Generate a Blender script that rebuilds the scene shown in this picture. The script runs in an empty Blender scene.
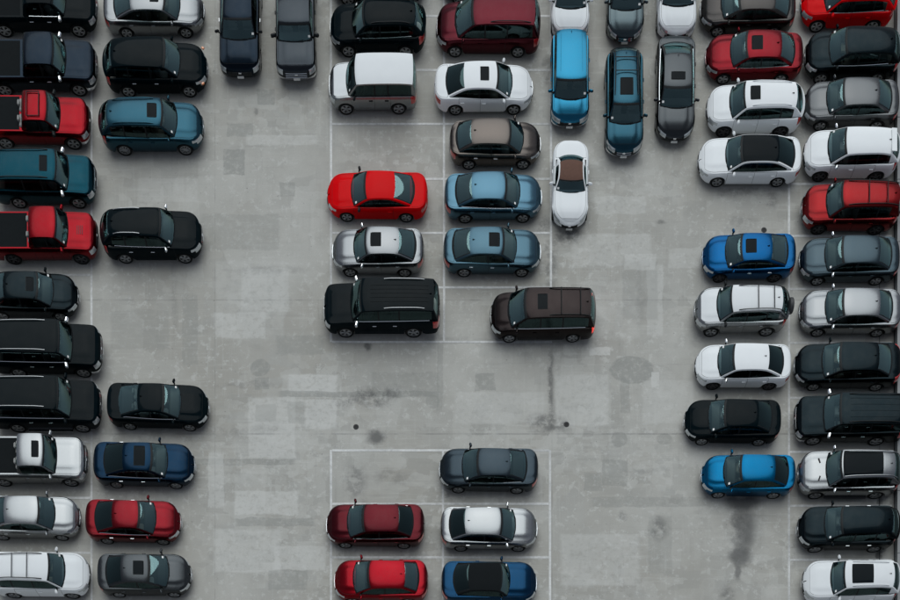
import bpy, math, random
import numpy as np
from mathutils import Vector, Matrix

random.seed(7)
R = math.radians
scn = bpy.context.scene
col = scn.collection

# ------------------------------------------------------------------ camera, sky, sun, exposure
S = 20.6                      # photograph pixels (900 wide) per metre on the deck
HPX, NADIR_X, NADIR_Y = 1250.0, 450.0, 1075.0
CAM_H = HPX / S
CAM_X = (NADIR_X - 450) / S
CAM_Y = (300 - NADIR_Y) / S

cam = bpy.data.cameras.new('camera')
cam.sensor_width = 36.0
cam.lens = 36.0 * HPX / 900.0
cam.shift_y = (NADIR_Y - 300) / 900.0
cam.shift_x = -(NADIR_X - 450) / 900.0
cam.clip_end = 2000
cam_o = bpy.data.objects.new('camera', cam)
cam_o.location = (CAM_X, CAM_Y, CAM_H)
col.objects.link(cam_o)
scn.camera = cam_o

SUN_EL, SUN_AZ = R(58), R(0)
world = bpy.data.worlds.new('World')
scn.world = world
world.use_nodes = True
wn, wl = world.node_tree.nodes, world.node_tree.links
wn.clear()
w_out = wn.new('ShaderNodeOutputWorld')
w_bg = wn.new('ShaderNodeBackground')
w_sky = wn.new('ShaderNodeTexSky')
w_sky.sky_type = 'NISHITA'
w_sky.sun_disc = False
w_sky.sun_elevation = SUN_EL
w_sky.sun_rotation = SUN_AZ
w_sky.air_density = 1.0
w_sky.dust_density = 1.5
w_sky.ozone_density = 1.0
w_hs = wn.new('ShaderNodeHueSaturation')          # overcast: the blue of the clear sky is greyed
w_hs.inputs['Saturation'].default_value = 0.45
wl.new(w_sky.outputs[0], w_hs.inputs['Color'])
wl.new(w_hs.outputs[0], w_bg.inputs[0])
w_bg.inputs[1].default_value = 0.065
wl.new(w_bg.outputs[0], w_out.inputs[0])

sun = bpy.data.lights.new('sun', 'SUN')
sun.energy = 1.5
sun.angle = R(62)
sun.color = (0.94, 1.0, 1.0)
sun_o = bpy.data.objects.new('sun', sun)
sun_o.rotation_euler = (R(90) - SUN_EL, 0, -SUN_AZ + math.pi)
sun_o.location = (0, 0, 60)
col.objects.link(sun_o)

vs = scn.view_settings
vs.view_transform = 'Standard'
vs.look = 'None'
vs.gamma = 1.0
vs.use_curve_mapping = False
vs.exposure = 0.36
scn.render.engine = 'CYCLES'


# ------------------------------------------------------------------ helpers
def G(px, py):
    """photograph pixel (900x600) -> point on the deck"""
    return ((px - 450) / S, (300 - py) / S)


def lin(r, g, b):
    f = lambda c: (c / 255 / 12.92) if c / 255 <= 0.04045 else ((c / 255 + 0.055) / 1.055) ** 2.4
    return (f(r), f(g), f(b), 1.0)


def put(name, me, parent=None, loc=None, rot=None):
    o = bpy.data.objects.new(name, me)
    if parent is not None:
        o.parent = parent
    if loc is not None:
        o.location = loc
    if rot is not None:
        o.rotation_euler = rot
    col.objects.link(o)
    return o


def mk(name, verts, faces, mat, smooth=35):
    me = bpy.data.meshes.new(name)
    me.from_pydata([tuple(v) for v in verts], [], faces)
    me.materials.append(mat)
    if smooth:
        me.shade_smooth()
        me.set_sharp_from_angle(angle=R(smooth))
    me.update()
    return me


class MB:
    def __init__(self):
        self.v, self.f = [], []

    def add(self, vs_, fs_):
        n = len(self.v)
        self.v += [tuple(p) for p in vs_]
        self.f += [tuple(i + n for i in f) for f in fs_]
        return self

    def box(self, c, s, bev=0.0, M=None):
        """box with chamfered edges"""
        hx, hy, hz = s[0] / 2, s[1] / 2, s[2] / 2
        b = min(bev, hx * .9, hy * .9, hz * .9)
        if b <= 0:
            P = [(sx * hx, sy * hy, sz * hz) for sx in (-1, 1) for sy in (-1, 1) for sz in (-1, 1)]
            F = [(0, 1, 3, 2), (4, 6, 7, 5), (0, 4, 5, 1), (2, 3, 7, 6), (0, 2, 6, 4), (1, 5, 7, 3)]
        else:
            P, idx = [], {}
            for sx in (-1, 1):
                for sy in (-1, 1):
                    for sz in (-1, 1):
                        for a in range(3):
                            q = [sx * (hx - b), sy * (hy - b), sz * (hz - b)]
                            q[a] += (sx, sy, sz)[a] * b
                            idx[(sx, sy, sz, a)] = len(P)
                            P.append(q)
            F = []
            sg = (-1, 1)
            for a in range(3):
                o1, o2 = [(1, 2), (2, 0), (0, 1)][a]
                for s_ in sg:
                    q = []
                    for (u, w) in ((-1, -1), (1, -1), (1, 1), (-1, 1)):
                        k = [0, 0, 0]
                        k[a] = s_; k[o1] = u; k[o2] = w
                        q.append(idx[(k[0], k[1], k[2], a)])
                    F.append(tuple(q if s_ > 0 else q[::-1]))
            for a in range(3):
                o1, o2 = [(1, 2), (2, 0), (0, 1)][a]
                for u in sg:
                    for w in sg:
                        k0 = [0, 0, 0]; k1 = [0, 0, 0]
                        k0[a] = -1; k1[a] = 1
                        for k in (k0, k1):
                            k[o1] = u; k[o2] = w
                        q = [idx[(*k0, o1)], idx[(*k1, o1)], idx[(*k1, o2)], idx[(*k0, o2)]]
                        F.append(tuple(q if u * w > 0 else q[::-1]))
            for sx in sg:
                for sy in sg:
                    for sz in sg:
                        q = [idx[(sx, sy, sz, a)] for a in range(3)]
                        F.append(tuple(q if sx * sy * sz > 0 else q[::-1]))
        if M is not None:
            P = [M @ Vector(p) for p in P]
        P = [(p[0] + c[0], p[1] + c[1], p[2] + c[2]) for p in P]
        return self.add(P, F)

    def tube(self, pts, r, n=6, cap=True):
        pts = [Vector(p) for p in pts]
        rings = []
        for i, p in enumerate(pts):
            t = (pts[min(i + 1, len(pts) - 1)] - pts[max(i - 1, 0)]).normalized()
            a = Vector((0, 0, 1)) if abs(t.z) < .9 else Vector((1, 0, 0))
            u = t.cross(a).normalized()
            w = t.cross(u)
            rings.append([p + (u * math.cos(2 * math.pi * k / n) + w * math.sin(2 * math.pi * k / n)) * r for k in range(n)])
        V = [q for g in rings for q in g]
        F = []
        for i in range(len(pts) - 1):
            for k in range(n):
                F.append((i * n + k, (i + 1) * n + k, (i + 1) * n + (k + 1) % n, i * n + (k + 1) % n))
        if cap:
            F.append(tuple(range(n)))
            F.append(tuple((len(pts) - 1) * n + k for k in range(n))[::-1])
        return self.add(V, F)

    def lathe_y(self, prof, n=24, c=(0, 0, 0)):
        """prof: list of (radius, y); axis = y"""
        V = []
        for (r, y) in prof:
            for k in range(n):
                a = 2 * math.pi * k / n
                V.append((c[0] + r * math.cos(a), c[1] + y, c[2] + r * math.sin(a)))
        F = []
        for i in range(len(prof) - 1):
            for k in range(n):
                F.append((i * n + k, i * n + (k + 1) % n, (i + 1) * n + (k + 1) % n, (i + 1) * n + k))
        return self.add(V, F)

    def mesh(self, name, mat, smooth=35):
        return mk(name, self.v, self.f, mat, smooth)


def mono(P, x):
    """monotone cubic through (x, y) control points"""
    xs = [p[0] for p in P]; ys = [p[1] for p in P]
    n = len(xs)
    if x <= xs[0]:
        return ys[0]
    if x >= xs[-1]:
        return ys[-1]
    d = [(ys[i + 1] - ys[i]) / (xs[i + 1] - xs[i]) for i in range(n - 1)]
    m = [d[0]] + [0 if d[i - 1] * d[i] <= 0 else 2 * d[i - 1] * d[i] / (d[i - 1] + d[i]) for i in range(1, n - 1)] + [d[-1]]
    i = max(k for k in range(n - 1) if xs[k] <= x)
    h = xs[i + 1] - xs[i]
    t = (x - xs[i]) / h
    return ((2 * t**3 - 3 * t**2 + 1) * ys[i] + (t**3 - 2 * t**2 + t) * h * m[i]
            + (-2 * t**3 + 3 * t**2) * ys[i + 1] + (t**3 - t**2) * h * m[i + 1])


# ------------------------------------------------------------------ materials
def new_mat(name):
    m = bpy.data.materials.new(name)
    m.use_nodes = True
    nt = m.node_tree
    b = nt.nodes['Principled BSDF']
    return m, nt, b


def simple(name, c, rough=.5, metal=0.0, coat=0.0, var=.12, scale=6.0, spec=.5):
    m, nt, b = new_mat(name)
    tc = nt.nodes.new('ShaderNodeTexCoord')
    nz = nt.nodes.new('ShaderNodeTexNoise')
    nz.inputs['Scale'].default_value = scale
    nz.inputs['Detail'].default_value = 4
    nt.links.new(tc.outputs['Object'], nz.inputs['Vector'])
    mx = nt.nodes.new('ShaderNodeMix'); mx.data_type = 'RGBA'
    mx.inputs[6].default_value = (*[x * (1 - var) for x in c[:3]], 1)
    mx.inputs[7].default_value = (*[min(1, x * (1 + var)) for x in c[:3]], 1)
    nt.links.new(nz.outputs[0], mx.inputs[0])
    nt.links.new(mx.outputs[2], b.inputs['Base Color'])
    b.inputs['Roughness'].default_value = rough
    b.inputs['Metallic'].default_value = metal
    b.inputs['Coat Weight'].default_value = coat
    b.inputs['Coat Roughness'].default_value = .06
    b.inputs['Specular IOR Level'].default_value = spec
    return m


PAINTS = {}


def paint(key, c, metal=0.0, rough=.4):
    if key in PAINTS:
        return PAINTS[key]
    m, nt, b = new_mat('paint_' + key)
    N, Lk = nt.nodes, nt.links
    tc = N.new('ShaderNodeTexCoord')
    oi = N.new('ShaderNodeObjectInfo')
    ad = N.new('ShaderNodeVectorMath'); ad.operation = 'ADD'
    Lk.new(tc.outputs['Object'], ad.inputs[0]); Lk.new(oi.outputs['Random'], ad.inputs[1])
    nz = N.new('ShaderNodeTexNoise'); nz.inputs['Scale'].default_value = 2.2; nz.inputs['Detail'].default_value = 6
    nz.inputs['Roughness'].default_value = .65
    Lk.new(ad.outputs[0], nz.inputs['Vector'])
    rp = N.new('ShaderNodeMapRange')
    rp.inputs['From Min'].default_value = .42; rp.inputs['From Max'].default_value = .8
    rp.inputs['To Min'].default_value = 0.0; rp.inputs['To Max'].default_value = .03
    Lk.new(nz.outputs[0], rp.inputs['Value'])
    mx = N.new('ShaderNodeMix'); mx.data_type = 'RGBA'
    mx.inputs[6].default_value = c
    mx.inputs[7].default_value = (.12, .115, .105, 1)      # road dust
    Lk.new(rp.outputs[0], mx.inputs[0])
    Lk.new(mx.outputs[2], b.inputs['Base Color'])
    cr = N.new('ShaderNodeMapRange')
    cr.inputs['From Min'].default_value = .3; cr.inputs['From Max'].default_value = .8
    cr.inputs['To Min'].default_value = .03; cr.inputs['To Max'].default_value = .14
    Lk.new(nz.outputs[0], cr.inputs['Value'])
    Lk.new(cr.outputs[0], b.inputs['Coat Roughness'])
    b.inputs['Metallic'].default_value = metal
    b.inputs['Roughness'].default_value = rough
    b.inputs['Coat Weight'].default_value = .10
    b.inputs['Coat IOR'].default_value = 1.42
    b.inputs['Specular IOR Level'].default_value = .02
    PAINTS[key] = m
    return m


def glass(name, tint, ior, rough=.02):
    m = bpy.data.materials.new(name)
    m.use_nodes = True
    nt = m.node_tree; N, Lk = nt.nodes, nt.links
    N.clear()
    out = N.new('ShaderNodeOutputMaterial')
    fr = N.new('ShaderNodeFresnel'); fr.inputs[0].default_value = ior      # both faces of the pane reflect
    tr = N.new('ShaderNodeBsdfTransparent'); tr.inputs[0].default_value = tint
    gl = N.new('ShaderNodeBsdfGlossy'); gl.inputs['Roughness'].default_value = rough
    gl.inputs['Color'].default_value = (.62, .98, 1.0, 1)
    mx = N.new('ShaderNodeMixShader')
    Lk.new(fr.outputs[0], mx.inputs[0]); Lk.new(tr.outputs[0], mx.inputs[1]); Lk.new(gl.outputs[0], mx.inputs[2])
    Lk.new(mx.outputs[0], out.inputs[0])
    return m


M = {
    'glass': glass('glass_windshield', (.74, .86, .85, 1), 2.05),
    'glass_side': glass('glass_side', (.24, .28, .29, 1), 1.45),
    'glass_dark': glass('glass_privacy', (.05, .06, .06, 1), 1.5),
    'roof_glass': simple('glass_roof_panel', (.003, .006, .008), .12, 0, 0, spec=.04),
    'rubber': simple('tyre_rubber', (.010, .011, .011), .8, var=.3, scale=14, spec=.15),
    'trim': simple('black_trim', (.006, .008, .009), .45, spec=.2),
    'plastic': simple('grey_black_plastic', (.03, .031, .033), .6),
    'chrome': simple('chrome', (.78, .80, .82), .14, 1.0, var=.04),
    'satin': simple('satin_aluminium', (.26, .27, .28), .38, 1.0, var=.06),
    'rim': simple('alloy_rim', (.36, .37, .38), .30, .9, var=.3, scale=3),
    'rim_dark': simple('dark_alloy_rim', (.05, .05, .055), .35, .6),
    'steel': simple('brake_steel', (.12, .115, .11), .5, .8),
    'lamp': simple('headlamp_lens', (.46, .49, .50), .15, .45, .6, var=.55, scale=11),
    'amber': simple('amber_lens', (.62, .19, .05), .2, 0, 1.0),
    'red_lens': simple('red_lens', (.42, .012, .012), .15, 0, 1.0, var=.2, scale=16),
    'seat': simple('seat_fabric', (.035, .035, .037), .85),
    'seat_tan': simple('seat_leather_tan', (.32, .27, .21), .7),
    'seat_grey': simple('seat_fabric_grey', (.30, .30, .29), .85),
    'dash': simple('dashboard_plastic', (.028, .028, .030), .7),
    'carpet': simple('cabin_carpet', (.012, .012, .012), .9),
    'under': simple('underbody', (.006, .006, .006), .9, spec=.1),
    'plate': simple('number_plate', (.62, .63, .62), .4),
    'white_mark': simple('mark_white', (.8, .8, .78), .6, var=.03),
    'fabric_brown': simple('soft_top_brown', (.105, .052, .036), .9, var=.2, scale=9),
    'fabric_black': simple('soft_top_black', (.008, .010, .011), .85, var=.2, scale=9, spec=.08),
    'dash_grey': simple('dashboard_grey', (.19, .19, .18), .7),
    'red_lit': simple('red_lens_lit', (.5, .02, .01), .2, 0, .5),
    'gap': simple('panel_gap', (.006, .006, .006), .9),
}

# non-metallic colours are plain sRGB base colours; metallic ones are given as they look under an open sky
_b = M['red_lit'].node_tree.nodes['Principled BSDF']
_b.inputs['Emission Color'].default_value = (1.0, .03, .01, 1)
_b.inputs['Emission Strength'].default_value = .5

COL = {
    'white': (lin(228, 231, 232), 0, .4), 'white2': (lin(219, 222, 223), 0, .4), 'red': (lin(204, 0, 8), 0, .45),
    'black': (lin(0, 12, 17), .0, .33),
}
METAL = {
    'silver': (188, 192, 196), 'silver_w': (212, 216, 219), 'grey': (132, 135, 138), 'gunmetal': (98, 103, 107), 'taupe': (130, 122, 117),
    'dktaupe': (92, 89, 88), 'slate': (86, 104, 114), 'dkslate': (68, 82, 92), 'fogblue': (112, 128, 134), 'dkgrey': (74, 81, 88),
    'ltblue': (105, 150, 174), 'bluegrey': (94, 130, 148), 'teal': (56, 106, 126), 'dkteal': (6, 72, 88), 'blue': (10, 104, 168),
    'bright': (2, 126, 180), 'soul': (56, 158, 200), 'navy': (18, 54, 82), 'mustang': (22, 76, 116), 'dknavy': (34, 48, 62),
    'black2': (28, 42, 48), 'red2': (184, 22, 40), 'red_deep': (152, 32, 44), 'maroon': (108, 32, 42), 'maroon_v': (108, 36, 48),
    'redsuv': (170, 40, 44), 'brown': (58, 50, 50), 'redtruck': (168, 22, 36),
}
for k_, v_ in METAL.items():
    COL[k_] = (tuple(q / 3.0 for q in lin(*v_)[:3]) + (1.0,), .96, .27)


def pmat(key):
    c, mt, rg = COL[key]
    return paint(key, c, mt, rg)


# ------------------------------------------------------------------ the deck
def deck_material():
    m, nt, b = new_mat('deck_concrete')
    N, Lk = nt.nodes, nt.links
    tc = N.new('ShaderNodeTexCoord')
    P = tc.outputs['Object']

    def noise(scale, detail=5, rough=.6, vec=None, dist=0):
        n = N.new('ShaderNodeTexNoise')
        n.inputs['Scale'].default_value = scale; n.inputs['Detail'].default_value = detail
        n.inputs['Roughness'].default_value = rough; n.inputs['Distortion'].default_value = dist
        Lk.new(vec or P, n.inputs['Vector'])
        return n

    def mapping(scale, loc=(0, 0, 0)):
        k = N.new('ShaderNodeMapping'); k.inputs['Scale'].default_value = scale
        k.inputs['Location'].default_value = loc
        Lk.new(P, k.inputs['Vector'])
        return k.outputs[0]

    def rng(sock, a, b_, c=0.0, d=1.0, smooth=True):
        r = N.new('ShaderNodeMapRange')
        if smooth:
            r.interpolation_type = 'SMOOTHSTEP'
        r.inputs['From Min'].default_value = a; r.inputs['From Max'].default_value = b_
        r.inputs['To Min'].default_value = c; r.inputs['To Max'].default_value = d
        Lk.new(sock, r.inputs['Value'])
        return r.outputs[0]

    def math_(op, a, b_=None):
        k = N.new('ShaderNodeMath'); k.operation = op
        for i, v in enumerate((a, b_)):
            if v is None:
                continue
            if isinstance(v, (int, float)):
                k.inputs[i].default_value = v
            else:
                Lk.new(v, k.inputs[i])
        return k.outputs[0]

    def mix(fac, a, b_, mode='MIX'):
        k = N.new('ShaderNodeMix'); k.data_type = 'RGBA'; k.blend_type = mode
        for i, v in ((0, fac), (6, a), (7, b_)):
            if isinstance(v, (int, float, tuple)):
                k.inputs[i].default_value = v
            else:
                Lk.new(v, k.inputs[i])
        return k.outputs[2]

    big = noise(.12, 4, .55)
    c = mix(rng(big.outputs[0], .35, .65), (0.322, 0.310, 0.275, 1), (0.414, 0.408, 0.377, 1))
    mid = noise(.7, 6, .65)
    c = mix(rng(mid.outputs[0], .3, .75, 0, .55), c, (0.332, 0.326, 0.297, 1))
    # trowelled, blocky skim-coat areas
    warp = noise(3.2, 6, .75)
    wv = N.new('ShaderNodeVectorMath'); wv.operation = 'MULTIPLY_ADD'
    wv.inputs[1].default_value = (.30, .30, 0); Lk.new(warp.outputs['Color'], wv.inputs[0]); Lk.new(P, wv.inputs[2])
    for sc, lo, amt, seed, msc in ((.30, .44, .20, 0, (1, 1.3, 1)), (.8, .46, .24, 3.3, (1.5, .8, 1)), (1.3, .50, .30, 7.7, (.6, 1.7, 1)), (2.6, .50, .34, 5.1, (.8, 1.2, 1))):
        vo = N.new('ShaderNodeTexVoronoi'); vo.distance = 'CHEBYCHEV'; vo.inputs['Scale'].default_value = sc
        mp = N.new('ShaderNodeMapping'); mp.inputs['Location'].default_value = (seed, seed * 2, 0); mp.inputs['Scale'].default_value = msc
        Lk.new(wv.outputs[0], mp.inputs['Vector']); Lk.new(mp.outputs[0], vo.inputs['Vector'])
        sp = N.new('ShaderNodeSeparateColor'); Lk.new(vo.outputs['Color'], sp.inputs[0])
        area = noise(.16, 3, .5, mapping((1, 1, 1), (seed + 11, 5, 0)))
        f = math_('MULTIPLY', rng(sp.outputs[0], .55, .62), rng(area.outputs[0], lo, lo + .12, 0, amt))
        c = mix(f, c, (0.481, 0.482, 0.454, 1))
        f2 = math_('MULTIPLY', rng(sp.outputs[1], .72, .76), rng(area.outputs[0], lo - .05, lo + .1, 0, amt))
        c = mix(f2, c, (0.258, 0.258, 0.239, 1))
    # broom and tyre streaks both ways
    for scl, loc, lo, hi, amt, cc in (((.35, 5.5, 1), (3, 1, 0), .50, .70, .44, (0.502, 0.500, 0.467, 1)),
                                      ((5.5, .3, 1), (7, 2, 0), .52, .72, .40, (0.502, 0.500, 0.467, 1)),
                                      ((.18, 3.0, 1), (1, 9, 0), .54, .74, .42, (0.230, 0.228, 0.211, 1)),
                                      ((3.2, .16, 1), (4, 4, 0), .53, .76, .42, (0.230, 0.228, 0.211, 1))):
        st = noise(1.0, 6, .7, mapping(scl, loc))
        ar = noise(.22, 3, .5, mapping((1, 1, 1), (loc[0] * 3, loc[1] * 5, 0)))
        c = mix(math_('MULTIPLY', rng(st.outputs[0], lo, hi), rng(ar.outputs[0], .42, .62, 0, amt)), c, cc)
    # flaked skim coat
    fl = noise(2.6, 8, .75)
    fa = noise(.19, 2, .5, mapping((1, 1, 1), (21, 3, 0)))
    c = mix(math_('MULTIPLY', rng(fl.outputs[0], .54, .60), rng(fa.outputs[0], .38, .54, .08, .62)), c, (0.488, 0.488, 0.460, 1))
    fl2 = noise(3.4, 8, .72, mapping((1, 1, 1), (9, 9, 0)))
    c = mix(math_('MULTIPLY', rng(fl2.outputs[0], .60, .68), rng(fa.outputs[0], .40, .6, .08, .42)), c, (0.209, 0.207, 0.190, 1))
    dr = noise(5.5, 3, .5, mapping((1, 1, 1), (31, 17, 0)))
    c = mix(rng(dr.outputs[0], .70, .76, 0, .5), c, (.09, .09, .088, 1))          # drips
    sc1 = noise(1.0, 4, .8, mapping((9, .5, 1), (5, 8, 0)))
    c = mix(rng(sc1.outputs[0], .66, .72, 0, .22), c, (0.172, 0.170, 0.163, 1))        # scuffs
    sc2 = noise(1.0, 4, .8, mapping((.5, 9, 1), (2, 3, 0)))
    c = mix(rng(sc2.outputs[0], .66, .72, 0, .22), c, (0.494, 0.491, 0.474, 1))
    sp = noise(16, 5, .7)
    c = mix(rng(sp.outputs[0], .3, .7, 0, .22), c, (0.278, 0.272, 0.248, 1))

    # patches and stains with a shape of their own, each where the photograph has it
    sx = N.new('ShaderNodeSeparateXYZ')
    dn = noise(1.1, 6, .7)
    dv = N.new('ShaderNodeVectorMath'); dv.operation = 'MULTIPLY_ADD'
    dv.inputs[1].default_value = (.8, .8, 0); Lk.new(dn.outputs['Color'], dv.inputs[0])
    off = N.new('ShaderNodeVectorMath'); off.operation = 'SUBTRACT'; off.inputs[1].default_value = (.4, .4, 0)
    Lk.new(P, off.inputs[0]); Lk.new(off.outputs[0], dv.inputs[2]); Lk.new(dv.outputs[0], sx.inputs[0])
    sx2 = N.new('ShaderNodeSeparateXYZ')
    dv2 = N.new('ShaderNodeVectorMath'); dv2.operation = 'MULTIPLY_ADD'
    dv2.inputs[1].default_value = (.34, .34, 0); Lk.new(dn.outputs['Color'], dv2.inputs[0])
    off2 = N.new('ShaderNodeVectorMath'); off2.operation = 'SUBTRACT'; off2.inputs[1].default_value = (.17, .17, 0)
    Lk.new(P, off2.inputs[0]); Lk.new(off2.outputs[0], dv2.inputs[2]); Lk.new(dv2.outputs[0], sx2.inputs[0])

    def dist(px, py, rx, ry, box, sep):
        x, y = G(px, py)
        a = math_('MULTIPLY', math_('SUBTRACT', sep.outputs[0], x), S / rx)
        bb = math_('MULTIPLY', math_('SUBTRACT', sep.outputs[1], y), S / ry)
        if box:
            return math_('MAXIMUM', math_('ABSOLUTE', a), math_('ABSOLUTE', bb))
        return math_('SQRT', math_('ADD', math_('MULTIPLY', a, a), math_('MULTIPLY', bb, bb)))

    pbrk = rng(noise(3.6, 8, .75).outputs[0], .38, .52, .35, 1)
    D, W_ = (0.230, 0.234, 0.216, 1), (0.516, 0.516, 0.490, 1)
    for (px, py, rx, ry, box, amt, cc) in (
            (266, 97, 9, 8, 1, .45, D), (240, 130, 13, 7, 1, .40, D), (234, 162, 11, 13, 1, .50, D),
            (288, 189, 8, 7, 1, .35, D), (485, 382, 10, 9, 1, .45, D), (632, 370, 22, 14, 0, .50, D),
            (619, 439, 8, 8, 0, .40, D), (615, 473, 13, 13, 1, .40, D), (593, 482, 9, 9, 1, .35, D),
            (260, 368, 10, 9, 0, .45, D), (433, 402, 7, 7, 0, .35, D), (665, 439, 8, 6, 0, .35, D),
            (312, 386, 30, 12, 1, .22, W_), (582, 400, 27, 26, 1, .30, W_), (600, 352, 10, 4, 1, .6, W_),
            (655, 380, 4, 8, 1, .5, W_), (250, 300, 35, 40, 1, .14, W_), (610, 310, 30, 30, 1, .14, W_),
            (300, 420, 9, 30, 1, .16, W_), (250, 500, 16, 30, 1, .18, W_),
            (272, 428, 24, 31, 1, .42, W_), (313, 384, 25, 9, 1, .42, W_), (321, 414, 16, 15, 1, .45, W_), (296, 413, 8, 11, 1, .2, D),
            (266, 413, 10, 9, 1, .2, D), (262, 384, 7, 6, 1, .40, D), (358, 394, 80, 3, 1, .45, D), (245, 462, 50, 3, 1, .40, D),
            (266, 503, 32, 12, 1, .42, W_), (247, 551, 34, 22, 1, .36, W_), (275, 522, 40, 4, 1, .40, D), (300, 558, 26, 12, 1, .34, W_),
            (288, 580, 20, 10, 1, .38, D), (216, 480, 8, 28, 1, .35, W_), (405, 385, 34, 13, 1, .28, D), (440, 372, 3, 40, 1, .3, D),
            (612, 250, 40, 16, 1, .30, W_), (655, 300, 8, 36, 1, .34, W_), (640, 290, 18, 30, 1, .24, D), (640, 262, 16, 8, 1, .35, W_),
            (690, 258, 22, 10, 1, .28, W_), (500, 408, 46, 16, 1, .24, W_), (600, 560, 40, 26, 1, .28, W_), (650, 502, 60, 5, 1, .32, D),
            (625, 395, 5, 18, 1, .34, D), (668, 402, 26, 22, 1, .24, W_), (265, 290, 24, 22, 1, .30, W_), (240, 232, 40, 18, 1, .26, D),
            (240, 325, 26, 13, 1, .34, W_), (300, 345, 24, 10, 1, .30, D), (282, 140, 36, 5, 1, .30, W_), (190, 330, 8, 36, 1, .28, D),
            (168, 190, 30, 12, 1, .22, W_), (140, 330, 30, 20, 1, .22, D), (620, 205, 26, 9, 1, .30, W_), (660, 545, 12, 30, 1, .24, D)):
        e = math_('MULTIPLY', rng(dist(px, py, rx, ry, box, sx2), .92, 1.04, min(.75, amt * 1.35), 0), pbrk)
        c = mix(e, c, cc)
    K = (.045, .046, .047, 1)
    sn = rng(noise(2.2, 6, .75).outputs[0], .35, .62)
    for (px, py, rx, ry, amt, brk) in (
            (376, 438, 12, 9, .72, 0), (372, 398, 26, 13, .62, 1), (344, 402, 14, 12, .35, 1), (394, 392, 9, 9, .55, 1),
            (742, 502, 24, 10, .85, 0), (744, 528, 14, 28, .66, 0), (741, 556, 14, 13, .72, 0), (745, 530, 24, 30, .35, 1), (738, 572, 5, 10, .6, 0),
            (728, 594, 10, 12, .45, 1), (552, 388, 4.5, 44, .55, 1), (552, 380, 2.4, 30, .35, 0), (550, 424, 26, 12, .62, 1), (368, 346, 6, 6, .65, 0),
            (660, 528, 10, 14, .50, 1), (622, 516, 6, 6, .35, 1), (568, 236, 18, 10, .70, 1), (552, 262, 8, 34, .58, 1),
            (545, 226, 7, 12, .55, 1), (548, 70, 6, 26, .35, 1), (356, 482, 14, 20, .45, 1), (395, 477, 28, 9, .28, 1),
            (365, 510, 6, 14, .35, 1), (745, 192, 40, 5, .40, 1), (772, 200, 8, 10, .45, 1), (741, 224, 22, 12, .25, 1),
            (662, 222, 6, 3, .45, 0), (440, 340, 30, 5, .25, 1), (520, 340, 46, 6, .30, 1), (880, 557, 4, 10, .75, 0),
            (880, 500, 3, 6, .6, 0), (448, 497, 3, 3, .4, 0), (566, 425, 3.2, 3.2, .3, 0), (240, 430, 60, 6, .22, 1),
            (330, 460, 5, 5, .2, 1), (250, 385, 44, 4, .25, 1), (270, 270, 50, 5, .22, 1), (650, 470, 30, 4, .2, 1),
            (255, 112, 3, 5, .4, 0), (700, 330, 12, 30, .18, 1), (175, 300, 4, 50, .2, 1), (640, 300, 6, 40, .18, 1)):
        e = rng(dist(px, py, rx, ry, 0, sx), .35, 1.15, amt, 0)
        if brk:
            e = math_('MULTIPLY', e, sn)
        c = mix(e, c, K)
    # long day-joints of the slab
    sx3 = N.new('ShaderNodeSeparateXYZ'); Lk.new(P, sx3.inputs[0])
    jn = rng(noise(1.3, 4, .6).outputs[0], .4, .65, .05, .4)
    for axis, val, wd in ((1, G(0, 300)[1] + .0, .02), (1, G(0, 434)[1], .03), (0, G(552, 0)[0], .015), (0, G(215, 0)[0], .012)):
        e = rng(math_('ABSOLUTE', math_('SUBTRACT', sx3.outputs[axis], val)), wd * .5, wd * 2, 1, 0)
        c = mix(math_('MULTIPLY', e, jn), c, (.11, .112, .11, 1))
    Lk.new(c, b.inputs['Base Color'])
    rg = rng(mid.outputs[0], .2, .8, .72, .92)
    Lk.new(rg, b.inputs['Roughness'])
    bp = N.new('ShaderNodeBump'); bp.inputs['Strength'].default_value = .25; bp.inputs['Distance'].default_value = .01
    Lk.new(sp.outputs[0], bp.inputs['Height']); Lk.new(bp.outputs[0], b.inputs['Normal'])
    return m


DM = deck_material()
gx0, gx1, gy0, gy1 = -40.0, G(893, 0)[0], -32.0, 40.0
deck = put('parking_deck', mk('parking_deck', [(gx0, gy0, 0), (gx1 + .2, gy0, 0), (gx1 + .2, gy1, 0), (gx0, gy1, 0)], [(0, 1, 2, 3)], DM, 0))
deck['kind'] = 'structure'
low = put('ground', mk('ground', [(-600, -600, -9), (600, -600, -9), (600, 600, -9), (-600, 600, -9)], [(0, 1, 2, 3)],
                       simple('far_asphalt', (.06, .06, .062), .9, scale=.05), 0))
low['kind'] = 'structure'


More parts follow.
